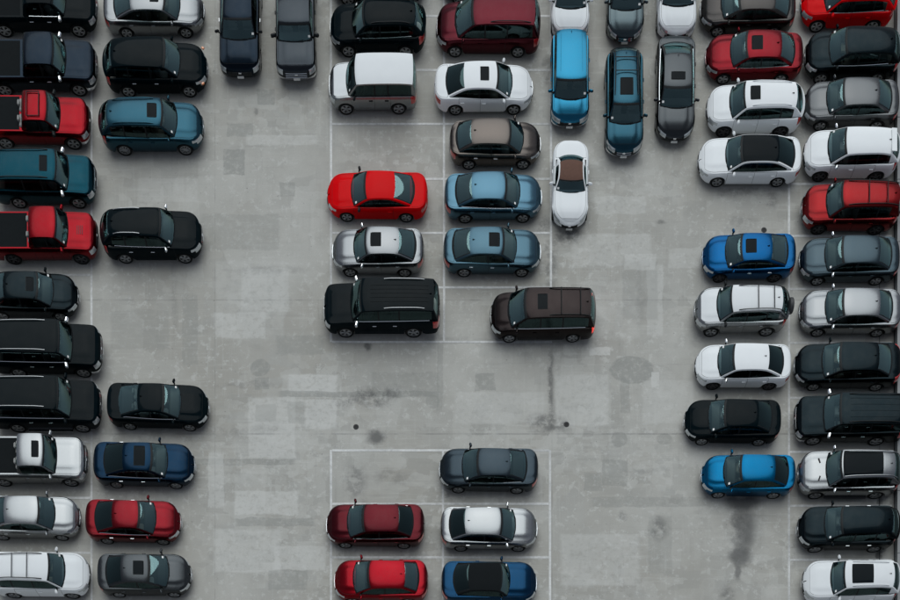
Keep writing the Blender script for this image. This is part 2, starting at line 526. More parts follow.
def line_material():
    m, nt, b = new_mat('worn_line_paint')
    N, Lk = nt.nodes, nt.links
    tc = N.new('ShaderNodeTexCoord')
    a = N.new('ShaderNodeTexNoise'); a.inputs['Scale'].default_value = 5; a.inputs['Detail'].default_value = 8
    a.inputs['Roughness'].default_value = .75
    g = N.new('ShaderNodeTexNoise'); g.inputs['Scale'].default_value = .35; g.inputs['Detail'].default_value = 3
    for n in (a, g):
        geo = N.new('ShaderNodeNewGeometry')
        Lk.new(geo.outputs['Position'], n.inputs['Vector'])
    s_ = N.new('ShaderNodeMath'); s_.operation = 'ADD'
    Lk.new(a.outputs[0], s_.inputs[0]); Lk.new(g.outputs[0], s_.inputs[1])
    r = N.new('ShaderNodeMapRange'); r.inputs['From Min'].default_value = .82; r.inputs['From Max'].default_value = 1.22
    r.inputs['To Min'].default_value = 0.0; r.inputs['To Max'].default_value = .9
    Lk.new(s_.outputs[0], r.inputs['Value'])
    mx = N.new('ShaderNodeMix'); mx.data_type = 'RGBA'
    mx.inputs[6].default_value = (.64, .645, .63, 1); mx.inputs[7].default_value = (.35, .352, .345, 1)
    Lk.new(r.outputs[0], mx.inputs[0]); Lk.new(mx.outputs[2], b.inputs['Base Color'])
    b.inputs['Roughness'].default_value = .8
    return m


LM = line_material()


def pline(xa, ya, xb, yb, w=.105, z=.004):
    (x0, y0), (x1, y1) = G(xa, ya), G(xb, yb)
    a, b_ = Vector((x0, y0, 0)), Vector((x1, y1, 0))
    t = (b_ - a).normalized(); n = Vector((-t.y, t.x, 0)) * w / 2
    k = max(2, int((b_ - a).length / .5))
    V, F = [], []
    for i in range(k + 1):
        p = a.lerp(b_, i / k)
        j = random.uniform(-.006, .006)
        V += [(p + n * (1 + j * 10)).to_tuple(), (p - n * (1 - j * 10)).to_tuple()]
    V = [(v[0], v[1], z) for v in V]
    F = [(2 * i, 2 * i + 1, 2 * i + 3, 2 * i + 2) for i in range(k)]
    return put('parking_line', mk('parking_line', V, F, LM, 0), deck)


# bay lines: long edges, then the dividers between bays (butted 5 mm short, or 2 mm higher where they cross)
pline(91.5, -60, 91.5, 640)
pline(331, -60, 331, 342)
pline(444, -60, 444, 342, z=.0045)
pline(551, -60, 551, 290)
pline(331, 450, 331, 640)
pline(443, 450, 443, 640, z=.0045)
pline(550, 450, 550, 640)
pline(789, -60, 789, 640)
for y in (-38, 16, 70, 124, 179, 233, 287.5, 342):
    pline(332.2, y, 549.8 if y < 280 else (552 if y < 300 else 552), y, z=.0085)
for y in (450.5, 504, 557.5, 611):
    pline(332.2, y, 548.8, y, z=.0085)
for y in (-50, 4, 58, 112, 166, 220, 275, 331, 386, 442, 498, 553, 608):
    pline(-20, y, 90.2, y, z=.0085)
for y in (-44, 10, 64, 118, 184, 236, 289, 343, 398, 452, 506, 560, 613):
    pline(790.2, y, 892, y, z=.0085)

# tar-filled joint along the kerb side
jm = simple('joint_tar', (.05, .052, .054), .8, var=.5, scale=5, spec=.1)
V, F = [], []
x, _ = G(879.5, 0)
for i in range(70):
    y = 16 - i * .47
    wd = .022 + random.uniform(-.012, .02)
    V += [(x - wd / 2, y, .013), (x + wd / 2, y, .013)]
F = [(2 * i, 2 * i + 1, 2 * i + 3, 2 * i + 2) for i in range(69)]
put('expansion_joint', mk('expansion_joint', V, F, jm, 0), deck)

# parapet along the right-hand edge: upstand with coping
pw = bpy.data.objects.new('parapet_wall', None); col.objects.link(pw)
pw.location = (G(894.5, 0)[0], 0, 0)
pw['label'] = 'low grey concrete parapet wall along the right edge of the deck'
pw['category'] = 'wall'
pm = simple('parapet_concrete', (.24, .255, .26), .85, var=.22, scale=1.3)
pm2 = simple('coping_concrete', (.24, .25, .25), .85, var=.2, scale=1.6)
pb = MB()
L_ = 3.0
for i in range(14):
    put('wall_panel', MB().box((.10, 22 - i * L_, .21), (.2, L_ - .02, .42), .01).mesh('wall_panel', pm, 30), pw)
    put('coping', MB().box((.10, 22 - i * L_, .465), (.28, L_ - .012, .09), .015).mesh('coping', pm2, 30), pw)
put('base_joint', MB().box((-.015, 1, .008), (.03, 42, .02)).mesh('base_joint', jm, 0), pw)

# floor drains
dm = simple('drain_iron', (.012, .012, .013), .6)
for (px, py, lab) in ((356, 427, 'small round black floor drain beside the dark oil spot in the central aisle'),
                      (566.5, 424.5, 'small round black floor drain in the aisle right of the long dark crack'),
                      (764, 230, 'small round black floor drain behind the royal blue sedan in the empty bay')):
    x, y = G(px, py)
    o = bpy.data.objects.new('floor_drain', None); col.objects.link(o); o.location = (x, y, 0)
    o['label'] = lab; o['category'] = 'drain'; o['group'] = 'floor drains in the deck'
    n = 20
    V = [(.125 * math.cos(2 * math.pi * k / n), .125 * math.sin(2 * math.pi * k / n), .012) for k in range(n)] + \
        [(.10 * math.cos(2 * math.pi * k / n), .10 * math.sin(2 * math.pi * k / n), .014) for k in range(n)] + \
        [(.135 * math.cos(2 * math.pi * k / n), .135 * math.sin(2 * math.pi * k / n), .001) for k in range(n)]
    F = [(k, (k + 1) % n, n + (k + 1) % n, n + k) for k in range(n)] + [(2 * n + k, 2 * n + (k + 1) % n, (k + 1) % n, k) for k in range(n)]
    put('rim', mk('rim', V, F, dm, 30), o)
    gb = MB()
    for k in range(-3, 4):
        hw = math.sqrt(.1 ** 2 - (k * .028) ** 2)
        gb.box((k * .028, 0, .009), (.012, hw * 2, .008))
    put('grate', gb.mesh('grate', dm, 0), o)
    put('sump', mk('sump', [(.1 * math.cos(2 * math.pi * k / n), .1 * math.sin(2 * math.pi * k / n), .0042) for k in range(n)],
                   [tuple(range(n))], M['gap'], 0), o)

# ------------------------------------------------------------------ cars
# fractions run from nose (0) to tail (1)
BASE = dict(W=1.82, H=1.46, clr=.19, ws0=.245, ws1=.385, rr=.69, rb=.86, fw=.195, rw=.785, wr=.33,
            zn=.66, zc=.90, zb=.92, zr=.99, zt=.90, tum=.27, Rf=.85, nf=2.5, Rr=.62, nr=2.7, hood_c=.07, deck_c=.03,
            bowf=.17, bowr=.14, rt=.92, panes=(.30, .545, .84), crown=.06, fshift=1.0, rshift=1.0, door=(.275, .535, .75))
TYPES = {
    'sedan': {},
    'coupe': dict(H=1.39, W=1.85, ws0=.265, ws1=.41, rr=.665, rb=.84, panes=(.30, .80), door=(.27, .66), zr=.96, zt=.90, bowr=.2),
    'fastback': dict(H=1.43, ws0=.24, ws1=.40, rr=.68, rb=.91, zr=1.0, zt=.95, panes=(.30, .55, .84)),
    'suv': dict(W=1.86, H=1.69, clr=.23, ws0=.245, ws1=.375, rr=.88, rb=.972, zn=.80, zc=1.03, zb=1.05, zr=1.10, zt=1.02,
                tum=.30, wr=.365, Rf=.8, nf=2.6, Rr=.62, nr=2.7, bowr=.15, panes=(.29, .53, .74, .87), rt=.86, crown=.085, fw=.19, rw=.785,
                door=(.27, .52, .735)),
    'bigsuv': dict(W=2.03, H=1.90, clr=.27, ws0=.25, ws1=.345, rr=.945, rb=.985, zn=.98, zc=1.16, zb=1.18, zr=1.2, zt=1.10,
                   tum=.24, wr=.40, Rf=.55, nf=3.3, Rr=.35, nr=4.0, bowr=.05, panes=(.30, .48, .66, .93), rt=.95, fw=.185, rw=.77,
                   hood_c=.05, door=(.265, .47, .645), bowf=.12),
    'minivan': dict(W=1.98, H=1.76, clr=.19, ws0=.19, ws1=.345, rr=.93, rb=.982, zn=.76, zc=1.0, zb=1.02, zr=1.05, zt=1.0,
                    tum=.27, wr=.34, Rf=.75, nf=2.6, Rr=.45, nr=3.6, bowr=.08, panes=(.27, .47, .68, .92), rt=.95, fw=.185, rw=.79,
                    door=(.25, .455, .665)),
    'boxy': dict(W=1.82, H=1.79, clr=.22, ws0=.225, ws1=.33, rr=.955, rb=.985, zn=.86, zc=1.05, zb=1.06, zr=1.07, zt=1.0,
                 tum=.17, wr=.355, Rf=.6, nf=3.0, Rr=.3, nr=4.0, bowr=.05, panes=(.29, .53, .68, .94), rt=.98, fw=.19, rw=.79,
                 hood_c=.04, door=(.26, .52, .70), bowf=.12),
    'hatch': dict(W=1.80, H=1.60, clr=.2, ws0=.225, ws1=.37, rr=.92, rb=.975, zn=.78, zc=.98, zb=1.0, zr=1.06, zt=1.0, tum=.20,
                  wr=.345, Rf=.6, nf=2.8, Rr=.35, nr=3.4, bowr=.08, panes=(.28, .53, .74, .88), rt=.94, fw=.19, rw=.8,
                  door=(.26, .52, .74)),
    'pickup': dict(W=1.95, H=1.84, clr=.28, ws0=.245, ws1=.325, rr=.55, rb=.588, zn=.97, zc=1.12, zb=1.14, zr=1.15, zt=1.12,
                   tum=.22, wr=.39, Rf=.55, nf=3.2, Rr=.2, nr=6.0, bowr=.03, panes=(.28, .42, .545), rt=.98, fw=.165, rw=.78,
                   hood_c=.05, deck_c=.0, door=(.255, .41, .555), bowf=.12, bed=(.61, .975)),
    'roadster': dict(W=1.72, H=1.24, clr=.15, ws0=.365, ws1=.46, rr=.66, rb=.755, zn=.58, zc=.83, zb=.85, zr=.88, zt=.80, tum=.30,
                     wr=.31, Rf=.9, nf=2.2, Rr=.75, nr=2.2, bowf=.16, bowr=.16, panes=(.40, .64), door=(.375, .66), fw=.195, rw=.78,
                     hood_c=.06, rt=.86),
}
WHEELS = {}


def wheel_meshes(r, style):
    k = (round(r, 3), style)
    if k in WHEELS:
        return WHEELS[k]
    w = .215
    rr = r * .69
    t = MB().lathe_y([(rr, -w * .40), (r * .80, -w * .5), (r * .93, -w * .48), (r * .99, -w * .34), (r, -w * .1), (r, w * .1),
                      (r * .99, w * .34), (r * .93, w * .48), (r * .80, w * .5), (rr, w * .40)], 28)
    tyre = t.mesh('tyre', M['rubber'], 50)
    mat = M['rim_dark'] if style == 'dark' else M['rim']
    g = MB().lathe_y([(rr * 1.01, .36 * w), (rr * 1.02, .42 * w), (rr * .97, .435 * w), (rr * .90, .40 * w), (rr * .86, .20 * w), (rr * .84, -.3 * w)], 28)
    ns = 5 if style != 'ten' else 9
    for i in range(ns):
        a = 2 * math.pi * i / ns + .3
        for s_ in ((-1, 1) if style == 'five' else (0,)):
            aa = a + s_ * .16
            Mx = Matrix.Rotation(-aa, 4, 'Y')
            wd = .055 if style == 'five' else (.10 if style == 'dark' else .045)
            b_ = MB().box((0, 0, 0), (rr * .78, .035, wd), .008)
            P = [Mx @ (Vector(p) + Vector((rr * .50, .36 * w, 0))) for p in b_.v]
            g.add(P, b_.f)
    g.lathe_y([(.002, .44 * w), (rr * .16, .43 * w), (rr * .20, .36 * w), (rr * .20, .25 * w)], 14)
    rim = g.mesh('rim', mat, 40)
    h = MB().lathe_y([(.001, .12 * w), (rr * .62, .12 * w), (rr * .62, .02 * w), (rr * .84, .0), (rr * .84, -.3 * w), (.001, -.3 * w)], 20)
    hub = h.mesh('wheel', M['steel'], 40)
    WHEELS[k] = (tyre, rim, hub)
    return WHEELS[k]


def smooth(a):
    a = max(0.0, min(1.0, a))
    return a * a * (3 - 2 * a)


def build_car(name, typ, color, L, opts, loc, rot, label, category, group=None):
    p = dict(BASE); p.update(TYPES[typ]); p.update({k: v for k, v in opts.items() if k in p})
    W, H = p['W'], p['H']
    pm_ = pmat(color)
    X = lambda f: L / 2 - f * L
    root = bpy.data.objects.new(name, None)
    root.location = (loc[0], loc[1], 0); root.rotation_euler = (0, 0, rot)
    root['label'] = label; root['category'] = category
    if group:
        root['group'] = group
    col.objects.link(root)

    # ---------- lower body
    xw = (X(p['fw']), X(p['rw']))
    wr = p['wr']; Ra = wr + .055
    zs_pts = [(0, p['zn']), (.035, p['zn'] + (p['zc'] - p['zn']) * .42), (.12, p['zn'] + (p['zc'] - p['zn']) * .74), (p['ws0'], p['zc']), (.5, p['zb']),
              (min(p['rb'], .955), p['zr']), (.972, p['zr'] * .4 + p['zt'] * .6 + .02), (1.0, p['zt'] - .03)]
    zs = lambda x: mono(zs_pts, (L / 2 - x) / L)

    def halfw(x):
        d1, d2 = L / 2 - x, x + L / 2
        w = W / 2
        if d1 < p['Rf']:
            w *= max(0, 1 - (1 - d1 / p['Rf']) ** p['nf']) ** (1 / p['nf'])
        if d2 < p['Rr']:
            w *= max(0, 1 - (1 - d2 / p['Rr']) ** p['nr']) ** (1 / p['nr'])
        return w

    st = []
    na = 11
    for i in range(na):
        a = (math.pi / 2) * i / na
        st.append(L / 2 - p['Rf'] * (1 - math.cos(a) ** (2 / p['nf'])))
        st.append(-L / 2 + p['Rr'] * (1 - math.cos(a) ** (2 / p['nr'])))
    must = [X(f) for f in p['door']] + [X(p['ws0']) + .05, X(p['rb']) - .02]
    for c in xw:
        for k in range(13):
            must.append(c - Ra * math.cos(math.pi * k / 12))
    if 'bed' in p:
        must += [X(p['bed'][0]), X(p['bed'][1])]
    n = int(L / .11)
    st += must
    for i in range(n):
        x = L / 2 - p['Rf'] * .9 - (L - .9 * (p['Rf'] + p['Rr'])) * i / (n - 1)
        if min(abs(x - q) for q in must) > .04:
            st.append(x)
    st = sorted(set(round(x, 4) for x in st), reverse=True)
    st = [x for i, x in enumerate(st) if i == 0 or st[i - 1] - x > .0015]

    g = [0, .11, .36, .56, .73, .90, 1.0]
    ins = [.055, .012, 0, .004, .006, .026, .075]
    fx = [.17, .07, .0, .0, .025, .075, .14]
    rx = [.15, .05, .0, .01, .02, .035, .06]
    ks = [.93, .80, .62, .60, .40, .20, .0]
    kc = [.22, .52, .78, .90, .95, .99, 1.0]
    nrow = 1 + len(g) + len(ks)
    half = []           # half[i][row] = Vector on the +y side
    for x in st:
        w = halfw(x)
        d1, d2 = L / 2 - x, x + L / 2
        zb = p['clr'] + .05 * max(0, 1 - d1 / .5) + .07 * max(0, 1 - d2 / .5)
        zarch = 0
        for c in xw:
            if abs(x - c) <= Ra:
                zarch = math.sqrt(max(0, Ra * Ra - (x - c) ** 2)) + wr
        z1 = max(zb, zarch)
        top = zs(x)
        fs = max(0, 1 - d1 / .95) ** 1.4 * p['fshift']; rs = max(0, 1 - d2 / .7) ** 1.4 * p['rshift']
        # flare over the wheels
        fl = 0.012 * sum(max(0, 1 - abs(x - c) / (Ra * 1.35)) for c in xw)
        rowp = [Vector((x - fx[0] * fs + rx[0] * rs, max(0, w - .24), z1 + .002))]
        for j in range(len(g)):
            z = zb + (top - zb) * g[j]
            z = max(z, z1 + .012 * j)
            y = max(0, w - ins[j] * min(1, w / .5) + (fl if j < 5 else 0) * min(1, w / .5))
            rowp.append(Vector((x - fx[j] * fs + rx[j] * rs, y, z)))
        ye = rowp[-1].y
        f = (L / 2 - x) / L
        cr = p['hood_c'] * smooth(d1 / .7) if f < .5 else p['deck_c'] * smooth(d2 / .3)
        cr = max(cr, .012 * min(1, d1 / .1) if f < .5 else .01)
        for k, q in zip(ks, kc):
            rowp.append(Vector((rowp[len(g)].x, ye * k, top + cr * q)))
        half.append(rowp)

    verts, idx = [], {}

    def vid(i, r, s_):
        if r == nrow - 1:
            s_ = 0
        key = (i, r, s_)
        if key not in idx:
            q = half[i][r]
            idx[key] = len(verts)
            verts.append((q.x, q.y * (s_ if s_ else 0), q.z))
        return idx[key]

    parts = {}
    wb_ = W / 2 - .115
    xa0, xa1, xc1, xc0 = X(p['ws0']), X(p['ws1']), X(p['rr']), X(p['rb'])
    doors = [X(f) for f in p['door']]
    ng = len(g)
    hl0, hl1 = opts.get('hl', (.06, .40)); hr = opts.get('hlrows', (5, 6))
    boxl = typ in ('pickup', 'bigsuv', 'boxy')
    tl = opts.get('tl', .30); tr_ = opts.get('tlrows', (4, 5) if typ in ('sedan', 'coupe', 'fastback', 'roadster') else (4, 5, 6))
    for i in range(len(st) - 1):
        for r in range(nrow - 1):
            for s_ in (1, -1):
                a, b_, c, d = vid(i, r, s_), vid(i + 1, r, s_), vid(i + 1, r + 1, s_), vid(i, r + 1, s_)
                fc = (a, b_, c, d) if s_ > 0 else (d, c, b_, a)
                u = []
                for q in fc:
                    if not u or (Vector(verts[q]) - Vector(verts[u[-1]])).length > 1e-5:
                        u.append(q)
                if len(u) > 1 and (Vector(verts[u[0]]) - Vector(verts[u[-1]])).length < 1e-5:
                    u.pop()
                if len(set(u)) < 3:
                    continue
                P4 = [half[i][r], half[i + 1][r], half[i + 1][r + 1], half[i][r + 1]]
                cx = (st[i] + st[i + 1]) / 2; cy = sum(q.y for q in P4) / 4; cz = sum(q.z for q in P4) / 4
                d1, d2 = L / 2 - cx, cx + L / 2
                key = ('body', 0)
                if r >= ng:                                   # upper faces: hood, ledge, deck
                    if xc0 + .06 < cx < xa0 - .06 and cy < wb_ - .035:
                        continue
                    if cx > xa0 - .02:
                        if r > ng and d1 > .16:
                            key = ('hood', 0)
                    elif 'bed' in p and X(p['bed'][1]) < cx < X(p['bed'][0]):
                        if r > ng:
                            key = ('tonneau_cover', 0)
                    elif cx < xc0 and r > ng and typ in ('sedan', 'coupe', 'fastback', 'roadster') and d2 > .05:
                        key = ('trunk_lid', 0)
                else:
                    if r >= 1:
                        for di in range(len(doors) - 1):
                            if doors[di + 1] < cx < doors[di]:
                                key = ('door', (di, s_))
                    if d1 < .10 and cy < W * .30 and r in (3, 4):
                        key = ('grille', 0)
                    elif d1 < .13 and cy < W * .33 and r == 2:
                        key = ('lower_intake', 0) if opts.get('front') != 'chrome' else ('chrome_bumper', 0)
                    elif d1 < .8 and opts.get('front') == 'chrome' and r in (2,):
                        key = ('chrome_bumper', 0)
                    elif (r == 1 or r == 0) and opts.get('cladding'):
                        key = ('cladding', 0)
                if cy > W * .25 and d1 > .05:
                    if boxl:
                        if d1 < .30 and r in (4, 5):
                            key = ('headlight', s_)
                    elif (r == 5 and d1 < hl1 + .08) or (r == 4 and d1 < hl1 - .12):
                        key = ('headlight', s_)
                if .004 < d2 < tl and r in tr_ and cy > W * .25:
                    key = ('taillight', s_)
                parts.setdefault(key, []).append(tuple(u))

    mats = {'grille': M['trim'], 'lower_intake': M['trim'], 'headlight': M['lamp'], 'taillight': M['red_lit'] if opts.get('lit') else M['red_lens'],
            'tonneau_cover': M['fabric_black'], 'chrome_bumper': M['chrome'], 'cladding': M['plastic']}
    if opts.get('hood_c2'):
        mats['hood'] = pmat(opts['hood_c2'])
    # shared smooth normals so that panels split from one shell shade as one shell
    allf = [f for fs_ in parts.values() for f in fs_]
    tmp = bpy.data.meshes.new('tmp'); tmp.from_pydata(verts, [], allf); tmp.shade_smooth()
    tmp.set_sharp_from_angle(angle=R(30))
    tmp.update()
    cn = [Vector(c.vector) for c in tmp.corner_normals]
    fstart = {}
    q = 0
    nrm_of = {}
    for f in allf:
        nrm_of[f] = cn[q:q + len(f)]; q += len(f)
    vnorm = [v.normal.copy() for v in tmp.vertices]
    bpy.data.meshes.remove(tmp)

    def sub(nm, faces, mat, parent):
        used = {}; vv = []
        ff = []; nn = []
        for f in faces:
            t = []
            for v in f:
                if v not in used:
                    used[v] = len(vv); vv.append(verts[v])
                t.append(used[v])
            ff.append(tuple(t)); nn += nrm_of[f]
        me = bpy.data.meshes.new(nm)
        me.from_pydata(vv, [], ff)
        me.materials.append(mat)
        me.shade_smooth()
        me.normals_split_custom_set([n_.to_tuple() for n_ in nn])
        me.update()
        return put(nm, me, parent)

    door_o = {}
    def seam(faces, wd=.005, skip_low=True):
        gap = MB()
        cnt = {}
        for f in faces:
            for i_ in range(len(f)):
                e = (f[i_], f[(i_ + 1) % len(f)])
                k = tuple(sorted(e))
                cnt.setdefault(k, []).append((e, f))
        for k, l_ in cnt.items():
            if len(l_) != 1:
                continue
            (a, b_), f = l_[0]
            A, B = Vector(verts[a]), Vector(verts[b_])
            if skip_low and max(A.z, B.z) < p['clr'] + .12:
                continue
            nn = (vnorm[a] + vnorm[b_]).normalized()
            t = (B - A)
            if t.length < 1e-5:
                continue
            s2 = nn.cross(t.normalized()) * wd
            o_ = nn * .0025
            gap.add([A + s2 + o_, B + s2 + o_, B - s2 + o_, A - s2 + o_], [(0, 1, 2, 3)])
        return gap

    order = sorted(parts, key=lambda k: str(k))
    for key in order:
        nm = key[0]
        o = sub(nm, parts[key], mats.get(nm, pm_), root)
        if nm == 'door':
            door_o[key[1]] = o
        if nm in ('door', 'hood', 'trunk_lid'):
            put('panel_gap', seam(parts[key]).mesh('panel_gap', M['gap'], 0), o)

    # ---------- cabin: one arch from cowl over the roof to the rear base
    zroof = H - p['crown']
    zA0, zC0 = zs(xa0) - .02, zs(xc0) - .015
    xm = xa1 * .45 + xc1 * .55
    rear_drop = opts.get('rdrop', {'suv': .095, 'hatch': .08}.get(typ, .055))
    front_drop = .045
    ctl = [(xa0, zA0), (xa1, zroof - front_drop), (xa1 * .6 + xm * .4, zroof - .008), (xm, zroof), (xm * .5 + xc1 * .5, zroof - .012), (xc1, zroof - rear_drop), (xc0, zC0)]
    seg = [8, 4, 4, 4, 4, 7]
    arch = []
    for i in range(6):
        for k in range(seg[i]):
            t = k / seg[i]
            arch.append([ctl[i][0] + (ctl[i + 1][0] - ctl[i][0]) * t, ctl[i][1] + (ctl[i + 1][1] - ctl[i][1]) * t])
    arch.append(list(ctl[-1]))
    # bulge the two glasses a little, then round the corners
    for i in range(1, 8):
        arch[i][1] += .022 * math.sin(math.pi * i / 8)
    e0 = 8 + 16
    for i in range(1, 7):
        arch[e0 + i][1] += .02 * math.sin(math.pi * i / 7)
    for _ in range(2):
        new = [a[:] for a in arch]
        for i in range(1, len(arch) - 1):
            new[i][1] = arch[i][1] * .5 + (arch[i - 1][1] + arch[i + 1][1]) * .25
        arch = new
    arch = [(a[0], a[1], 'w' if i < 8 else ('r' if i < e0 else 'b')) for i, a in enumerate(arch)]
    # extra columns at the pillars
    pan = [X(f) for f in p['panes']]
    pil = []
    for q in pan[1:-1]:
        pil += [q + .035, q - .035]
    need = pil + [pan[-1]]
    if opts.get('sunroof'):
        need += [X(opts['sunroof'][0]), X(opts['sunroof'][1])]
    for x in need:
        for i in range(len(arch) - 1):
            if arch[i][0] - .006 > x > arch[i + 1][0] + .006:
                t = (arch[i][0] - x) / (arch[i][0] - arch[i + 1][0])
                arch.insert(i + 1, (x, arch[i][1] + (arch[i + 1][1] - arch[i][1]) * t, arch[i][2]))
                break
    nA = len(arch)
    vsx = [-1, -.975, -.93, -.87, -.70, -.50, -.25, 0, .25, .50, .70, .87, .93, .975, 1]

    def plan_taper(x):
        t = (xa1 - x) / (xa1 - xc0)
        tf = max(0, (x - xa1) / (xa0 - xa1))
        return 1 - (1 - p['rt']) * max(0, t) ** 2.2 - .03 * tf

    def edge(i):
        x, z, _ = arch[i]
        zb_ = zs(x)
        h = max(0, min(1, (z - zb_) / max(.01, zroof - zb_)))
        wt = W / 2 - p['tum']
        y = (wb_ + (wt - wb_) * (h ** 1.15)) * plan_taper(x)
        return x, y, z, h

    T = []
    for i in range(nA):
        x, y, z, h = edge(i)
        f = (L / 2 - x) / L
        row = []
        wf = max(0.0, min(1.0, (x - (xa1 - .5)) / (xa0 - xa1 + .5)))
        wb2 = max(0.0, min(1.0, ((xc1 + .4) - x) / (xc1 + .4 - xc0)))
        c0 = p['hood_c'] * .7 if f < .5 else p['deck_c']
        cr = c0 * (1 - h) + p['crown'] * h
        for v in vsx:
            q = 1 - abs(v) ** 2.4
            row.append(Vector((x + p['bowf'] * q * wf ** .8 - p['bowr'] * q * wb2 ** .8, y * v, z + cr * (1 - abs(v) ** 2.8))))
        T.append(row)
    cab = {}
    cv = []
    ci = {}

    def cvid(q):
        k = (round(q.x, 5), round(q.y, 5), round(q.z, 5))
        if k not in ci:
            ci[k] = len(cv); cv.append(q)
        return ci[k]

    def cface(key, pts):
        ids = []
        for q in pts:
            a = cvid(q)
            if a not in ids:
                ids.append(a)
        if len(ids) >= 3:
            cab.setdefault(key, []).append(tuple(ids))

    wsn = 8
    srx = (X(opts['sunroof'][0]), X(opts['sunroof'][1])) if opts.get('sunroof') else None
    rear_open = opts.get('rear_glass', True)
    for i in range(nA - 1):
        zone = arch[i][2]
        xmid = (arch[i][0] + arch[i + 1][0]) / 2
        for j in range(len(vsx) - 1):
            av = abs((vsx[j] + vsx[j + 1]) / 2)
            key = ('roof', 0)
            if zone == 'w':
                if av > .975:
                    key = ('cabin_frame', 0)
                elif av > .93 or i <= opts.get('cowl', 0) or i == 7:
                    key = ('windshield_seal', 0)
                else:
                    key = ('windshield', 0)
            elif zone == 'b':
                last = i >= nA - 2
                lim = opts.get('rg_lim', .93)
                if av > lim + .02:
                    key = ('cabin_frame', 0)
                elif typ in ('pickup', 'bigsuv', 'suv', 'minivan', 'boxy', 'hatch') and (i >= nA - 3):
                    key = ('cabin_frame', 0)
                elif av > .87 or last:
                    key = ('rear_window_seal', 0)
                else:
                    key = ('rear_window', 0)
            else:
                if av > .975:
                    key = ('cabin_frame', 0)
                elif srx and srx[1] < xmid < srx[0] and av < opts.get('srw', .5):
                    key = ('sunroof', 0)
                elif i >= e0 + 2 and False:
                    key = ('roof', 0)
            cface(key, (T[i][j], T[i][j + 1], T[i + 1][j + 1], T[i + 1][j]))
    # sides
    trimline = {1: [], -1: []}
    for s_ in (1, -1):
        cols = []
        for i in range(nA):
            x, y, z, h = edge(i)
            yb = wb_ * plan_taper(x) + .012
            zb_ = min(zs(x) - .012, z)
            sl = 0
            if 0 < i < nA - 1:
                sl = abs((arch[i + 1][1] - arch[i - 1][1]) / (arch[i + 1][0] - arch[i - 1][0] + 1e-6))
            mg = min(.19, opts.get('mg', .06) * math.sqrt(1 + sl * sl))
            z3 = max(zb_, z - mg)
            z1 = min(zb_ + .038, z3)
            zz = [zb_, z1, z1 + (z3 - z1) * .33, z1 + (z3 - z1) * .67, z3, z]
            cp = []
            for q in zz:
                t = (q - zb_) / max(.001, z - zb_)
                cp.append(Vector((x, s_ * (yb + (y - yb) * t + .022 * math.sin(math.pi * min(1, t)) * min(1, (z - zb_) / .3)), q)))
            cols.append((cp, z3 - z1))
        for i in range(nA - 1):
            x0, x1 = arch[i][0], arch[i + 1][0]
            xmid = (x0 + x1) / 2
            for k in range(5):
                key = ('cabin_frame', 0)
                inside = pan[-1] < xmid < xa0 - .12
                if inside and 1 <= k <= 3:
                    if cols[i][1] > .012 or cols[i + 1][1] > .012:
                        hit = None
                        for pi_ in range(len(pan) - 1):
                            if pan[pi_ + 1] < xmid <= (pan[pi_] if pi_ else 99):
                                hit = pi_
                        key = ('side_window', (hit, s_))
                        for q in pan[1:-1]:
                            if abs(xmid - q) < .035:
                                key = ('window_pillar', (round(q, 2), s_))
                elif inside and k == 0:
                    key = ('window_sill', s_)
                a, b_ = cols[i][0], cols[i + 1][0]
                q4 = (a[k], b_[k], b_[k + 1], a[k + 1])
                cface(key, q4 if s_ > 0 else q4[::-1])
            if pan[-1] < xmid < xa0 - .16:
                q = cols[i][0][1]
                trimline[s_].append(q + Vector((0, s_ * .006, -.012)))
    cmats = {'windshield': M['glass'], 'rear_window': M[opts.get('rg', 'glass')], 'windshield_seal': M['trim'], 'rear_window_seal': M['trim'],
             'window_pillar': M['trim'], 'window_sill': M['trim'], 'roof': pm_, 'cabin_frame': pm_, 'sunroof': M['roof_glass']}
    if opts.get('roof_mat'):
        cmats['roof'] = M[opts['roof_mat']] if opts['roof_mat'] in M else pmat(opts['roof_mat'])
    if opts.get('frame_mat'):
        cmats['cabin_frame'] = M[opts['frame_mat']] if opts['frame_mat'] in M else pmat(opts['frame_mat'])
    tmp = bpy.data.meshes.new('tmp')
    allf = [f for fs_ in cab.values() for f in fs_]
    tmp.from_pydata([q.to_tuple() for q in cv], [], allf); tmp.shade_smooth(); tmp.set_sharp_from_angle(angle=R(38)); tmp.update()
    cn = [Vector(c.vector) for c in tmp.corner_normals]
    nrm2 = {}; q = 0
    for f in allf:
        nrm2[f] = cn[q:q + len(f)]; q += len(f)
    bpy.data.meshes.remove(tmp)
    for key in sorted(cab, key=str):
        nm = key[0]
        used = {}; vv = []; ff = []; nn = []
        for f in cab[key]:
            t = []
            for v in f:
                if v not in used:
                    used[v] = len(vv); vv.append(cv[v].to_tuple())
                t.append(used[v])
            ff.append(tuple(t)); nn += nrm2[f]
        if nm == 'side_window':
            mat = M['glass_side'] if (key[1][0] == 0 and not opts.get('all_dark')) else M[opts.get('sg', 'glass_side')]
        else:
            mat = cmats[nm]
        me = bpy.data.meshes.new(nm); me.from_pydata(vv, [], ff); me.materials.append(mat)
        me.shade_smooth(); me.normals_split_custom_set([a.to_tuple() for a in nn]); me.update()
        put(nm, me, root)

